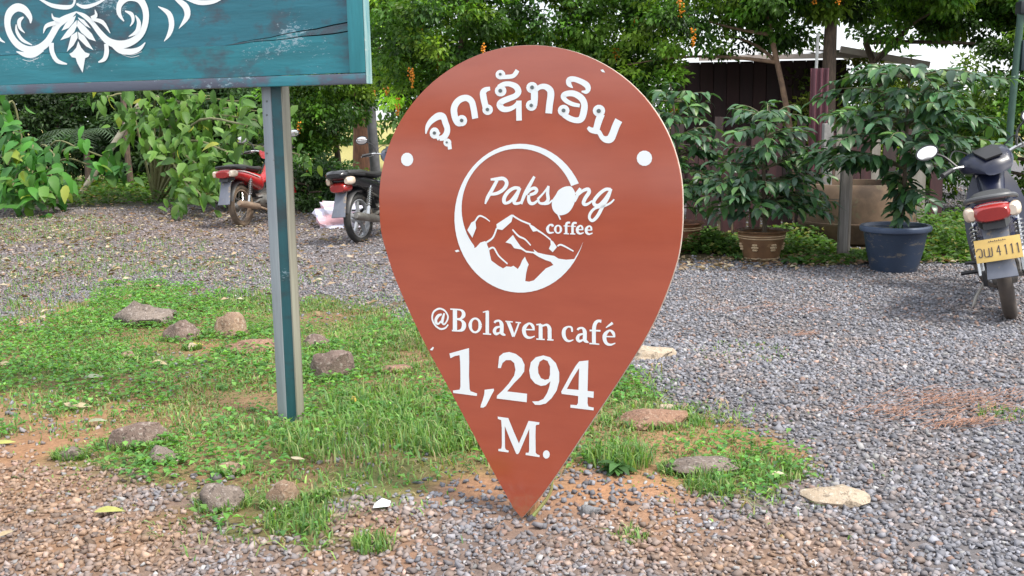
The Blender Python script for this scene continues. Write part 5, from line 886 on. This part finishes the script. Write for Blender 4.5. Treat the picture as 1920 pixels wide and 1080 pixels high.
def build_pots():
    brown = mat('brown_glaze', (.21, .115, .06), (.12, .065, .035), 7, .35, bmp=.1, spots=((.34, .22, .12), 9, .6)); red = mat('red_glaze', (.25, .1, .055), (.15, .065, .035), 7, .4, spots=((.34, .2, .12), 9, .62))
    p = gp(1435, 494); px, py = p[0], p[1] + .16; glazed_pot('brown glazed clay pot with cream bands and relief flowers, between sign and fence post', px, py, .225, .155, .3, brown, 1)
    ex = [(.3, math.radians(200), .62, .05), (.25, math.radians(170), .55, -.1), (.4, math.radians(230), .5, 0), (.3, math.radians(-10), .6, -.15), (.35, math.radians(-40), .55, -.1), (.45, math.radians(15), .45, 0), (.28, math.radians(-80), .4, -.05)]
    coffee_plant('coffee_plant', 'round-headed coffee plant growing in the brown banded pot', (px, py, Zg(px, py)), .3, 1.5, lambda t: .15 + .42*math.sin(math.pi*min(1, .18+t*.72)), 2, 66, (.1, .17), ex + [(.45, math.radians(28), .85, 0), (.36, math.radians(38), .9, -.1), (.55, math.radians(33), .75, .05), (.3, math.radians(24), .7, -.1)] + [(t_, a_ + .5, L_*.9, d_) for t_, a_, L_, d_ in ex], 300, (.06, 0))
    p = gp(1280, 474); qx, qy = p[0], p[1] + .16; glazed_pot('reddish clay pot partly hidden behind the right edge of the pin sign', qx, qy, .22, .155, .3, red, 2)
    ex = [(.3, math.radians(-20), .6, 0), (.4, math.radians(-50), .5, -.1), (.5, math.radians(10), .55, -.1)]
    coffee_plant('coffee_plant', 'coffee plant growing in the reddish pot, beside the right edge of the pin sign', (qx, qy, Zg(qx, qy)), .3, 1.72, lambda t: .12 + .4*math.sin(math.pi*min(1, .2+t*.7)), 5, 64, (.1, .18), ex, 300, (-.12, 0))
    p = gp(1692, 513); x, y = p[0], p[1] + .2
    e = empty('plastic_pot', (x, y, Zg(x, y)), 0, 'large dark blue plastic plant pot with a thick rim', 'pot'); m = mat('blue_plastic', (.035, .055, .1), (.025, .04, .07), 3, .45, spots=((.13, .12, .11), 5, .57, (1, 1, 2.5)))
    MB().lathe([(.17, 0), (.19, .008), (.2, .04), (.235, .18), (.262, .34), (.268, .37), (.255, .37), (.24, .33), (.1, .325)], 48).build('body', m, e)
    MB().lathe([(.266, .348), (.29, .352), (.298, .366), (.297, .388), (.284, .4), (.262, .398), (.254, .372)], 48).build('rim', mat('blue_rim', (.09, .12, .19), (.06, .085, .14), 4, .4), e)
    MB().lathe([(.25, .345), (.15, .36), (.002, .365)], 24).build('soil', mat('weedy_soil', (.16, .17, .06), (.08, .06, .03), 30, .95, bmp=.6), e)
    ex = [(.38, math.radians(160), .75, .05), (.42, math.radians(140), .6, .0), (.45, math.radians(175), .6, .1), (.48, math.radians(-15), .55, .15)]
    coffee_plant('coffee_plant', 'tallest coffee plant, spreading out of the dark blue pot', (x, y, Zg(x, y)), .36, 1.86, lambda t: .25 + .5*math.sin(math.pi*min(1, .12+t*.62)) if t > .36 else .05, 7, 104, (.105, .18), ex + [(t_+.04, a_ + .4, L_*.9, d_) for t_, a_, L_, d_ in ex], 300, (.1, 0))
    # small leafy weeds
    wm = leaf_mat('weed_leaf', .5, .35, False, (.07, .17, .045), .35); ms = []
    for q in range(2):
        me = big_leaf_mesh('leaf', 1, .45, .3 + .2*q, .2, .04, 6); me.materials.append(wm); ms.append(me)
    for (px_, py_), n, s, lab in (((1487,498),16,.15,'green leafy weed at the right foot of the brown banded pot'), ((1383,490),12,.12,'small green weed at the left foot of the brown banded pot'), ((1160,888),18,.085,'leafy green weed in the grass right of the sign'), ((1745,440),18,.2,'broad-leaved weed behind the dark blue pot')):
        p = gp(px_, py_); e = empty('leafy_weed', (p[0], p[1], Zg(p[0], p[1])), 0, lab, 'weed'); MB().tube([(0,0,-.01),(.005,0,s*.5)], [.005,.003], 5).build('stem', wm, e); r = random.Random(n); sp = []
        for k in range(n):
            a = k*2.4; el = r.uniform(-.1, .8); sp.append((Vector((0, 0, s*.5*r.random())), Vector((math.cos(a), math.sin(a), el)), Vector((0, 0, 1)), s*r.uniform(.7, 1.2)))
        place_leaves(e, ms, sp)
build_pots()

# ------------------------------------------------------------------ fence, shed, posts
def build_fence():
    e = empty('board_fence', (3.0, 11.4, 0), 0, 'dark maroon and grey board fence behind the coffee plants', 'fence'); r = random.Random(12)
    ms = [mat('maroon_board', (.065, .022, .024), (.035, .014, .016), 4, .7, stretch=(5, 5, .5)), mat('grey_board', (.13, .125, .12), (.075, .07, .07), 4, .8, stretch=(5, 5, .5)), mat('dark_board', (.05, .03, .028), (.03, .02, .02), 4, .8, stretch=(5, 5, .5)), mat('pale_board', (.3, .28, .25), (.2, .18, .15), 4, .8, stretch=(5, 5, .5))]
    x = -1.35
    while x < 1.75:
        wd = r.uniform(.09, .16); h = r.uniform(1.0, 1.32) if x < 1.0 else r.uniform(.95, 1.15)
        k = r.random(); m = ms[0] if k < .42 else ms[2] if k < .66 else ms[1] if k < .86 else ms[3]
        MB().box((x + wd/2, r.uniform(-.008, .008), .04 + h/2), (wd, .022, h), Matrix.Rotation(r.gauss(0, .02), 3, 'Y')).build('board', m, e, smooth=0); x += wd + r.uniform(.01, .07)
    for z in (.42, 1.12): MB().box((.2, .045, z), (3.25, .05, .07)).build('rail', ms[2], e, smooth=0)
    e = empty('sheet_panel', (3.28, 11.2, 0), 0, 'narrow maroon corrugated sheet standing upright beside the dark tree trunk', 'metal sheet'); V, Fc = [], []
    for i in range(41):
        xx = i/40*.2; yy = .016*math.sin(i/40*2*math.pi*3)
        for z in (.05, 1.83): V += [(xx, yy, z), (xx, yy+.003, z)]
    for i in range(40):
        a = i*4; Fc += [(a, a+4, a+6, a+2), (a+1, a+3, a+7, a+5)]
    b = MB(); b.add(V, Fc); b.build('sheet', mat('maroon_metal', (.13, .045, .06), (.085, .03, .04), 3, .5, stretch=(6, 6, .4)), e, smooth=60)
    MB().box((.1, .06, .9), (.05, .05, 1.7)).build('support', ms[2], e)
    p = gp(1578, 482); e = empty('fence_post', (p[0], p[1], 0), 0, 'weathered grey wooden fence post standing between the brown and blue pots', 'post')
    MB().loft([[(-.045+.004*i, -.03, z), (.04+.004*i, -.034, z), (.045+.004*i, .03, z), (-.04+.004*i, .034, z)] for i, z in enumerate((-.1, .35, .75, 1.1, 1.37))]).build('timber', mat('grey_timber', (.27, .25, .24), (.15, .135, .125), 5, .9, stretch=(8, 8, .5), bmp=.5), e, bevel=.006)
    MB().loft([[(.046+.002*i, -.028, z), (.066+.002*i, -.03, z), (.066+.002*i, .02, z), (.046+.002*i, .022, z)] for i, z in enumerate((-.1, .4, .86))]).build('lath', mat('pale_lath', (.38, .33, .29), (.26, .22, .19), 5, .9, stretch=(8, 8, .5)), e)
    wire = MB()
    for z in (.55, 1.05): wire.tube([(-1.9, 1.4, z+.05), (-.9, .7, z-.02), (0, -.036, z)], .004, 5)
    wire.build('wire', mat('old_wire', (.25, .22, .2), None, 9, .5, .6), e)
    p = at(1552, 240, 11.0); o = MB().box((p[0], p[1], .62), (.1, .1, 1.24)).build('concrete_post', mat('rough_concrete', (.27, .26, .25), (.17, .165, .16), 9, .9, bmp=.3), None, bevel=.008); tag(o, 'short grey concrete post behind the weathered wooden fence post', 'post')
    p = at(1530, 140, 12.0); q = at(1534, 62, 12.0); o = MB().tube([(p[0], p[1], 0), (p[0], p[1], p[2]), tuple(q)], .018, 8).build('white_pipe', mat('white_pipe', (.6, .6, .58), (.45, .44, .42), 5, .5)); tag(o, 'thin white pipe rising beside the dark tree trunk', 'pipe')
    # round concrete planter
    p = gp(1635, 462); e = empty('concrete_ring', (p[0], p[1]+.5, 0), 0, 'squat brown concrete ring tank behind the dark blue pot', 'tank'); m = mat('mossy_concrete', (.16, .105, .066), (.06, .04, .027), 4, .9, bmp=.4, spots=((.1, .085, .05), 5, .55))
    MB().lathe([(.5, 0), (.56, .03), (.6, .2), (.605, .21), (.605, .23), (.598, .235), (.595, .42), (.57, .56), (.52, .62), (.47, .62), (.46, .5), (.44, .3)], 48).build('shell', m, e)
    MB().lathe([(.45, .45), (.2, .46), (.002, .46)], 24).build('fill', SOILM, e)
    # green pole at the right edge
    p = at(1893, 262, 11.2); e = empty('green_pole', (p[0], p[1], 0), 0, 'slim dark green pole at the right edge above the motorcycle', 'pole'); g = mat('green_paint', (.05, .11, .08), (.03, .07, .05), 5, .5)
    MB().tube([(-.01, 0, 0), (0, 0, 1.3), (.05, 0, 2.7)], .038, 12).build('shaft', g, e); MB().box((.12, 0, 1.92), (.13, .1, .32)).build('meter_box', mat('dark_box', (.03, .05, .06), None, 4, .5), e, bevel=.01)
    MB().box((.1, 0, 2.42), (.2, .14, .14)).build('bracket', mat('black_bracket', (.02, .025, .03), None, 4, .5), e, bevel=.02)
def build_shed():
    e = empty('shed', (2.5, 15.6, 0), 0, 'dark maroon board shed with a pale tin roof among the trees', 'shed'); m = [mat('shed_board', (.04, .014, .016), (.028, .011, .012), 4, .8, stretch=(5, 5, .5)), mat('shed_board_dark', (.033, .013, .016), (.022, .01, .012), 4, .8, stretch=(5, 5, .5))]; r = random.Random(2)
    MB().box((1.3, .04, 1.05), (2.58, .03, 2.1)).build('back_panel', m[1], e, smooth=0); MB().box((1.3, 1.5, 2.08), (2.5, 2.8, .03)).build('ceiling_panel', m[1], e, smooth=0)  # back panel added to keep light from showing through the board gaps
    x = 0; i = 0
    while x < 2.55:
        MB().box((x + .1, r.uniform(-.008, .008), 1.06), (.19, .024, 2.12)).build('board', m[i % 2], e, smooth=0); x += .2; i += 1
    y = .1
    while y < 3: MB().box((2.6, y, 1.06), (.024, .19, 2.12)).build('board', m[i % 2], e, smooth=0); y += .2; i += 1
    tin = mat('pale_tin', (.55, .55, .55), (.42, .4, .4), 3, .45, stretch=(.4, 3, 3), spots=((.3, .2, .15), 5, .66))
    def sheet(name, x0, x1, y0, z0, y1, z1, n=90, dzx=0, amp=.014):
        V, Fc = [], []; L = x1 - x0
        for i in range(n + 1):
            xx = x0 + L*i/n; zz = amp*math.sin(xx/.19*2*math.pi) + dzx*(xx-x0)
            V += [(xx, y0, z0+zz), (xx, y1, z1+zz), (xx, y0, z0+zz-.004), (xx, y1, z1+zz-.004)]
        for i in range(n):
            a = i*4; Fc += [(a, a+4, a+5, a+1), (a+2, a+3, a+7, a+6), (a, a+2, a+6, a+4)]
        MB().add(V, Fc).build(name, tin, e, smooth=60)
    sheet('roof', .3, 2.75, -.45, 2.2, 2.2, 2.42)
    sheet('roof_extension', 2.2, 3.5, -.9, 2.22, 1.8, 2.4, 70, -.19)
    MB().box((1.52, -.46, 2.155), (2.45, .03, .07)).build('fascia', mat('pink_fascia', (.5, .42, .4), (.4, .33, .31), 4, .7), e, smooth=0)
    MB().box((2.85, -.91, 2.1), (1.3, .03, .09), Matrix.Rotation(.188, 3, 'Y')).build('fascia', bpy.data.materials['pink_fascia'], e, smooth=0)
build_fence(); build_shed()

# ------------------------------------------------------------------ unseen roof on posts, added to shape the bands mirrored in the sign
def build_added_shelter():
    c = Vector((-19.5, -13.0, 0)); e = empty('added_shelter', c, math.atan2(.79, -.62) , 'unseen open-sided shelter, added to shape the bands mirrored in the glossy sign', 'shelter')
    roof = mat('rust_tin', (.14, .07, .05), (.09, .045, .035), 2, .6); wood = mat('dark_timber', (.08, .055, .04), (.05, .035, .025), 5, .8)
    MB().loft([[(x, -2.6, 2.75), (x, 0, 4.0), (x, 2.6, 2.75), (x, 2.6, 2.68), (x, 0, 3.92), (x, -2.6, 2.68)] for x in (-8, 8)]).build('roof', roof, e, smooth=0)
    for x in (-7.5, -2.5, 2.5, 7.5):
        for y in (-2.2, 2.2): MB().box((x, y, 1.36), (.16, .16, 2.72)).build('post', wood, e)
    MB().box((0, -2.3, .55), (15.5, .08, 1.1)).build('parapet', wood, e)
build_added_shelter()
# ------------------------------------------------------------------ motorcycles (local x forward, y left, origin under the rear axle)
RUB = mat('tyre_rubber', (.035, .034, .033), (.02, .02, .02), 12, .85, spots=((.13, .1, .075), 5, .55)); RUBM = mat('muddy_tyre', (.1, .075, .06), (.04, .036, .034), 5, .85); RUBD = mat('dusty_tyre', (.2, .14, .09), (.09, .07, .055), 6, .9)
CHR = mat('chrome', (.62, .62, .62), (.5, .5, .5), 8, .25, 1.0); STEEL = mat('dull_steel', (.3, .29, .27), (.19, .17, .15), 10, .45, .8); DUSTY = mat('dusty_metal', (.42, .3, .21), (.26, .19, .14), 6, .6, .4)
BLK = mat('black_plastic', (.025, .025, .028), (.018, .018, .02), 6, .45); SEATM = mat('seat_vinyl', (.02, .02, .021), (.03, .029, .028), 9, .55, bmp=.05); REDL = mat('red_lens', (.33, .025, .02), (.26, .018, .018), 9, .15, coat=.6); AMB = mat('clear_lens', (.7, .6, .5), (.6, .45, .33), 9, .15, coat=.5)
MIR = mat('mirror_glass', (.9, .9, .9), None, 5, .04, 1.0); FLAP = mat('grey_mudflap', (.17, .185, .23), (.11, .12, .15), 4, .6, spots=((.27, .22, .17), 6, .55))
PLATE = mat('yellow_plate', (.62, .43, .13), (.54, .36, .11), 8, .5, spots=((.5, .33, .14), 18, .66)); INK = mat('plate_ink', (.06, .045, .05), None, 9, .6)
def se_ring(x, cy, cz, hw, hh, n=14, p=2.6, tilt=0):
    R = []
    for j in range(n):
        a = 2*math.pi*j/n; c, s = math.cos(a), math.sin(a); yy = hw*math.copysign(abs(c)**(2/p), c); zz = hh*math.copysign(abs(s)**(2/p), s)
        R.append((x + zz*tilt, cy + yy, cz + zz))
    return R
def body(rings, n=14, p=2.6): return MB().loft([se_ring(*r[:5], n, p, r[5] if len(r) > 5 else 0) for r in rings])
def ywheel(parent, x, z, tyre_m, rim_m, cast, name):
    e = empty(name, (x, 0, z)); e.parent = parent
    b = MB(); rings = []
    for i in range(48):
        a = 2*math.pi*i/48; k = .0025*(i % 2); ring = []
        for j in range(12):
            t = 2*math.pi*j/12; rr = .246 + (.036 + k*(math.cos(t) > .3))*math.cos(t); ring.append((rr*math.cos(a), .041*math.sin(t), rr*math.sin(a)))
        rings.append(ring)
    b.loft(rings, closed=True); b.build('tyre', tyre_m, e, smooth=35)
    b = MB(); rings = []
    for i in range(40):
        a = 2*math.pi*i/40; rings.append([((rr)*math.cos(a), yy, rr*math.sin(a)) for rr, yy in ((.222,-.026),(.205,-.028),(.198,0),(.205,.028),(.222,.026))])
    b.loft(rings, closed=True); b.build('rim', rim_m, e)
    rotx = Matrix.Rotation(math.pi/2, 3, 'X')
    MB().lathe([(.02, -.075), (.05, -.07), (.062, -.035), (.062, .035), (.05, .07), (.02, .075)], 20, M=rotx, cap=True).build('hub', STEEL if not cast else rim_m, e)
    if cast:
        for k in range(5):
            a = 2*math.pi*k/5 + .3; c, s = math.cos(a), math.sin(a)
            MB().loft([[(c*r - s*w_, y, s*r + c*w_) for w_, y in ((-w, -.016), (w, -.016), (w, .016), (-w, .016))] for r, w in ((.055, .028), (.12, .017), (.2, .026))]).build('spoke', rim_m, e, bevel=.003)
    else:
        for k in range(16):
            a = 2*math.pi*k/16; a2 = a + (.22 if k % 2 else -.22); y = .03 if k % 4 < 2 else -.03
            MB().tube([(.06*math.cos(a2), y, .06*math.sin(a2)), (.2*math.cos(a), 0, .2*math.sin(a))], .0028, 5).build('spoke', CHR, e)
    return e
def arc_strip(cx, cz, r, a0, a1, hw, n=14, lip=.018):
    R = []
    for i in range(n):
        a = a0 + (a1-a0)*i/(n-1); c, s = math.cos(a), math.sin(a)
        R.append([(cx+(r-lip)*c, -hw, cz+(r-lip)*s), (cx+r*c, -hw*.75, cz+r*s), (cx+(r+.012)*c, 0, cz+(r+.012)*s), (cx+r*c, hw*.75, cz+r*s), (cx+(r-lip)*c, hw, cz+(r-lip)*s), (cx+(r-.004)*c, 0, cz+(r-.004)*s)])
    return MB().loft(R)
def motorcycle(label, pos, heading, lean, paint, cowl, tyre, rim, cast, plate=False, steer=.12, shield=1.0, sporty=False, stripe=None, rail_m=None, fairing=None, dark_tail=False, size=1.0):
    e = empty('motorcycle', (pos[0], pos[1], Zg(pos[0], pos[1]) - .006), 0, label, 'motorcycle', 'parked motorcycles')
    e.rotation_euler = (-lean, 0, math.pi/2 - heading); e.scale = (size,) * 3
    ywheel(e, 0, .283, tyre, rim, cast, 'rear_wheel')
    # swing arm, chain case, shocks
    b = MB()
    for s in (-1, 1): b.tube([(-.03, s*.095, .283), (.25, s*.095, .31), (.5, s*.07, .36)], .017, 8)
    b.build('swingarm', STEEL, e)
    MB().loft([[(x, .1, z-h), (x, .125, z-h), (x, .125, z+h), (x, .1, z+h)] for x, z, h in ((-.05, .283, .045), (.2, .31, .04), (.44, .36, .05))]).build('chain_case', BLK, e, bevel=.006)
    for s in (-1, 1):
        a, c = Vector((.0, s*.125, .3)), Vector((.12, s*.13, .64)); b = MB().tube([a, c], .011, 8); b.tube([a.lerp(c, .0), a.lerp(c, .32)], .021, 8); H = []
        ax = (c-a).normalized(); u = ax.orthogonal().normalized(); v = ax.cross(u)
        for i in range(8*8+1):
            t = i/64; th = t*8*2*math.pi; H.append(a.lerp(c, .34+.6*t) + (u*math.cos(th) + v*math.sin(th))*.025)
        b.tube(H, .006, 5); b.build('shock_absorber', CHR, e)
    arc_strip(0, .283, .335, math.radians(15), math.radians(165), .075).build('rear_fender', BLK, e)
    # tail, lamp, flap
    MB().loft([[(x, -hw, z), (x-.012, -hw, z+.006), (x-.012, hw, z+.006), (x, hw, z)] for x, z, hw in ((-.27, .66, .075), (-.315, .56, .07), (-.36, .45, .075), (-.415, .33, .085))]).build('mudflap', FLAP, e, bevel=.002)
    MB().loft([[(x, -hw, z-.03), (x+.02, -hw, z+.04), (x+.02, hw, z+.04), (x, hw, z-.03)] for x, z, hw in ((-.36, .655, .062), (-.22, .67, .09))]).build('tail_bracket', BLK, e)
    tl = body([(-.385, 0, .715, .085, .038), (-.365, 0, .72, .105, .052), (-.3, 0, .725, .115, .058), (-.24, 0, .725, .11, .055)], 16, 2.8).build('tail_light', REDL, e)
    if dark_tail:
        tl.location.z = -.07
        body([(-.43, 0, .79, .09, .02), (-.4, 0, .79, .12, .05), (-.3, 0, .785, .135, .062), (-.18, 0, .765, .13, .05)], 16, 2.8).build('tail_cap', cowl, e)
    for s in (-1, 1): body([(-.37, s*.112, .722, .022, .03), (-.35, s*.122, .724, .033, .042), (-.28, s*.13, .725, .033, .046), (-.24, s*.128, .725, .03, .04)], 12, 2.4).build('turn_signal', AMB, e)
    if plate:
        pl = MB().box((0, 0, 0), (.252, .004, .14)); po = pl.build('number_plate', PLATE, e, bevel=.001); po.location = (-.395, 0, .505); po.rotation_euler = (-.35, 0, -math.pi/2)
        def dig(x, k): return {4: [('S', [x+2, -40, 6, x+2, 22, 6]), ('S', [x-12, -16, 5, x+10, -16, 5]), ('S', [x+2, 22, 5, x-13, -16, 5])], 1: [('S', [x, -40, 6, x, 22, 6]), ('S', [x-7, 12, 4, x, 21, 5])]}[k]
        txt = dig(4, 4) + dig(42, 1) + dig(75, 1) + dig(107, 1)
        txt += [('S', [-118, 0, 5, -112, 14, 5, -98, 16, 5, -90, 6, 5, -90, -22, 6, -94, -36, 6, -108, -34, 5, -104, -24, 4]), ('S', [-76, 12, 6, -76, -32, 6, -64, -38, 5, -52, -34, 6, -50, 14, 6]), ('S', [-60, -34, 5, -50, -38, 5, -36, -34, 6, -34, 16, 6])]
        for i in range(9): txt.append(('S', [-48+i*11, 48, 3.5, -44+i*11, 56 if i % 2 else 53, 3.5, -41+i*11, 48, 3.5]))
        txt = [(k, [q*10 for q in a]) for k, a in txt]
        art_object('plate_lettering', txt, INK, po).location = (0, -.0015, 0)
    # seat and grab rail
    body([(-.27, 0, .79, .085, .022), (-.15, 0, .805, .115, .035), (.05, 0, .79, .12, .042), (.22, 0, .765, .115, .04), (.42, 0, .745, .095, .04), (.58, 0, .75, .05, .03)], 16, 2.4).build('seat', SEATM, e)
    b = MB(); b.tube(catmull([(.0, .135, .77), (-.2, .14, .79), (-.31, .11, .81), (-.35, 0, .815), (-.31, -.11, .81), (-.2, -.14, .79), (.0, -.135, .77)], 4), .016, 8); b.build('grab_rail', rail_m or BLK, e)
    cw = body([(-.33, 0, .745, .1, .03), (-.25, 0, .725, .125, .06), (-.08, 0, .705, .135, .07), (.12, 0, .66, .14, .085), (.3, 0, .61, .14, .105), (.44, 0, .57, .13, .12), (.52, 0, .55, .09, .1)], 16, 2.6).build('rear_cowl', cowl, e)
    if stripe:
        for s in (-1, 1): MB().tube(catmull([(-.22, s*.124, .75), (-.05, s*.138, .735), (.14, s*.1435, .69), (.34, s*.1435, .635)], 4), [.007]*13, 6).build('cowl_stripe', stripe, e)
    # engine, frame, exhaust
    b = MB(); b.loft([se_ring(x, 0, z, hw, hh, 12, 3) for x, z, hw, hh in ((.34, .33, .1, .07), (.42, .31, .13, .11), (.58, .3, .13, .11), (.66, .31, .09, .07))]); b.tube([(.62, 0, .33), (.86, 0, .4)], [.075, .06], 12)
    for k in range(5): b.box((.68+k*.035, 0, .35+k*.012), (.012, .15, .14))
    b.build('engine', STEEL, e)
    b = MB(); b.tube([(.1, 0, .66), (.42, 0, .5), (.6, 0, .52), (.95, 0, .75)], .035, 10); b.tube([(.42, 0, .5), (.5, 0, .34)], .03, 8); b.build('frame', BLK, e)
    ex = MB(); ex.tube(catmull([(.8, -.05, .33), (.7, -.1, .2), (.5, -.13, .18), (.3, -.14, .22), (.2, -.15, .245)], 4), .016, 8); ex.tube([(.22, -.15, .24), (.18, -.15, .25), (-.28, -.165, .33), (-.32, -.166, .337)], [.02, .042, .046, .03], 14); ex.build('exhaust', DUSTY if tyre is RUBD else STEEL, e)
    for s in (-1, 1):
        MB().tube([(.45, s*.1, .27), (.45, s*.27, .27)], .014, 8).build('foot_peg', BLK, e); MB().tube([(.2, s*.1, .36), (.2, s*.22, .37)], .011, 8).build('foot_peg', BLK, e)
    MB().tube([(.42, .1, .24), (.36, .2, .11), (.31, .25 , .0)], .011, 8).build('side_stand', STEEL, e)
    # front end
    fr = empty('front_fork', (1.02, 0, .9)); fr.parent = e; rake = math.radians(-20)
    fr.rotation_euler = (Matrix.Rotation(rake, 3, 'Y') @ Matrix.Rotation(steer, 3, 'Z') @ Matrix.Rotation(-rake, 3, 'Y')).to_euler()
    F_ = lambda p: (p[0]-1.02, p[1], p[2]-.9)
    b = MB()
    for s in (-1, 1): b.tube([F_((1.22, s*.085, .283)), F_((1.02, s*.085, .9))], .019, 8)
    b.build('fork_tubes', CHR, fr)
    fw = ywheel(e, 1.22, .283, tyre, rim, cast, 'front_wheel'); fw.location = (1.02 + .2*math.cos(steer), .2*math.sin(steer), .283); fw.rotation_euler = (0, 0, steer)
    arc_strip(.2, -.617, .325, math.radians(10), math.radians(140), .075).build('front_fender', cowl, fr)
    body([(-.16, 0, .02, .1, .05, .3), (-.1, 0, .06, .15, .07, .3), (0, 0, .08, .19, .08, .3), (.1, 0, .07, .16, .075, .2), (.17, 0, .03, .1, .05)], 16, 2.8).build('handlebar_cowl', fairing or cowl, fr)
    body([(.1, 0, .06, .1, .055), (.17, 0, .05, .09, .05), (.2, 0, .045, .06, .035)], 14, 2.4).build('headlight', AMB, fr)
    MB().loft([[(x, -hw, z), (x, hw, z), (x-.008, hw, z+.012), (x-.008, -hw, z+.012)] for x, z, hw in ((-.15, .085, .06), (-.06, .145, .085), (.0, .16, .07))]).build('instrument_panel', BLK, fr)
    for s in (-1, 1):
        MB().tube(catmull([(-.02, s*.12, .07), (-.05, s*.24, .1), (-.12, s*.34, .09)], 4), .012, 8).build('handlebar', CHR, fr)
        MB().tube([(-.075, s*.275, .098), (-.14, s*.375, .087)], .018, 10).build('grip', BLK, fr)
        MB().tube([(-.03, s*.24, .085), (-.04, s*.3, .075), (-.12, s*.4, .075)], [.007, .007, .005], 6).build('brake_lever', CHR, fr)
        MB().tube(catmull([(-.05, s*.22, .1), (-.02, s*.27, .2), (-.04, s*.345, .255)], 3), .009, 6).build('mirror_stalk', BLK, fr)
        b = MB(); q = Matrix.Rotation(math.pi/2, 3, 'Y') @ Matrix.Rotation(0, 3, 'X')
        rings = [[(-.05+dx, s*.39 + .084*k*math.cos(2*math.pi*j/18), .275 + .054*k*math.sin(2*math.pi*j/18)) for j in range(18)] for dx, k in ((.03, .45), (.018, .85), (0, 1), (-.008, 1))]
        b.loft(rings); mo = b.build('mirror', BLK, fr)
        MB().loft([[(-.0585 - .003*(1-k*k), s*.39 + .073*k*math.cos(2*math.pi*j/18), .275 + .044*k*math.sin(2*math.pi*j/18)) for j in range(18)] for k in (1, .7, .35, .02)], cap=False).build('mirror_glass', MIR, mo)
    for s, q in ((1, .0), (-1, .03)):
        MB().tube(catmull([(.98, s*.25, 1.0), (1.1, s*.2, 1.08 + q), (1.14, s*.06, .98), (1.06, s*.03, .86)], 5), .0045, 5).build('cable', BLK, e)
    # front shield with leg guards
    for s in (-1, 1):
        MB().loft([[(x, s*y0*shield, z), (x+.05, s*y1*shield, z), (x+.035, s*y1*shield, z), (x-.015, s*y0*shield, z)] for x, z, y0, y1 in ((.78, .26, .1, .2), (.84, .42, .1, .25), (.9, .6, .08, .25), (.95, .78, .06, .19), (.985, .9, .04, .12))]).build('leg_shield', fairing or BLK, e, smooth=50)
    body([(.55, 0, .56, .06, .05), (.75, 0, .63, .075, .06), (.92, 0, .75, .08, .1), (1.0, 0, .86, .1, .1), (1.08, 0, .84, .08, .1), (1.12, 0, .76, .04, .06)], 14, 2.5).build('centre_cover', cowl if not fairing else fairing, e)
    return e
def build_bikes():
    black = mat('black_paint', (.014, .014, .017), (.012, .012, .014), 6, .25, coat=.4, spots=((.09, .075, .06), 6, .66)); blue = mat('blue_paint', (.012, .03, .19), (.01, .022, .14), 6, .2, coat=.7); red = mat('red_paint', (.5, .018, .02), (.42, .014, .016), 6, .25, coat=.6); navy = mat('navy_paint', (.02, .03, .07), (.016, .024, .055), 6, .3, coat=.5)
    deep = mat('deep_navy', (.01, .014, .04), (.008, .01, .025), 6, .35, coat=.15, spots=((.09, .075, .06), 7, .66))
    wht = mat('white_stripe', (.75, .72, .72), None, 9, .4); silver = mat('silver_paint', (.45, .46, .48), (.36, .37, .39), 7, .35, .5); greyrail = mat('grey_rail', (.1, .105, .11), (.07, .07, .075), 6, .4)
    b = motorcycle('black and blue motorcycle seen from behind at the right edge, yellow number plate, round mirrors', gp(1900, 597) + np.array([0, .02, 0]), math.radians(25.5), math.radians(12), blue, blue, RUBM, silver, False, True, .45, .85, rail_m=greyrail, fairing=deep, size=1.05)
    motorcycle('black motorcycle with spoked alloy wheel parked just left of the pin sign', gp(677, 455), math.radians(22), math.radians(4), black, black, RUB, silver, True, False, .1, .8, fairing=navy, dark_tail=True)
    motorcycle('red motorcycle with dusty wire wheel behind the teal post', gp(457, 425), math.radians(15), math.radians(4), red, red, RUBD, DUSTY, False, False, .1, .8, stripe=wht)
build_bikes()
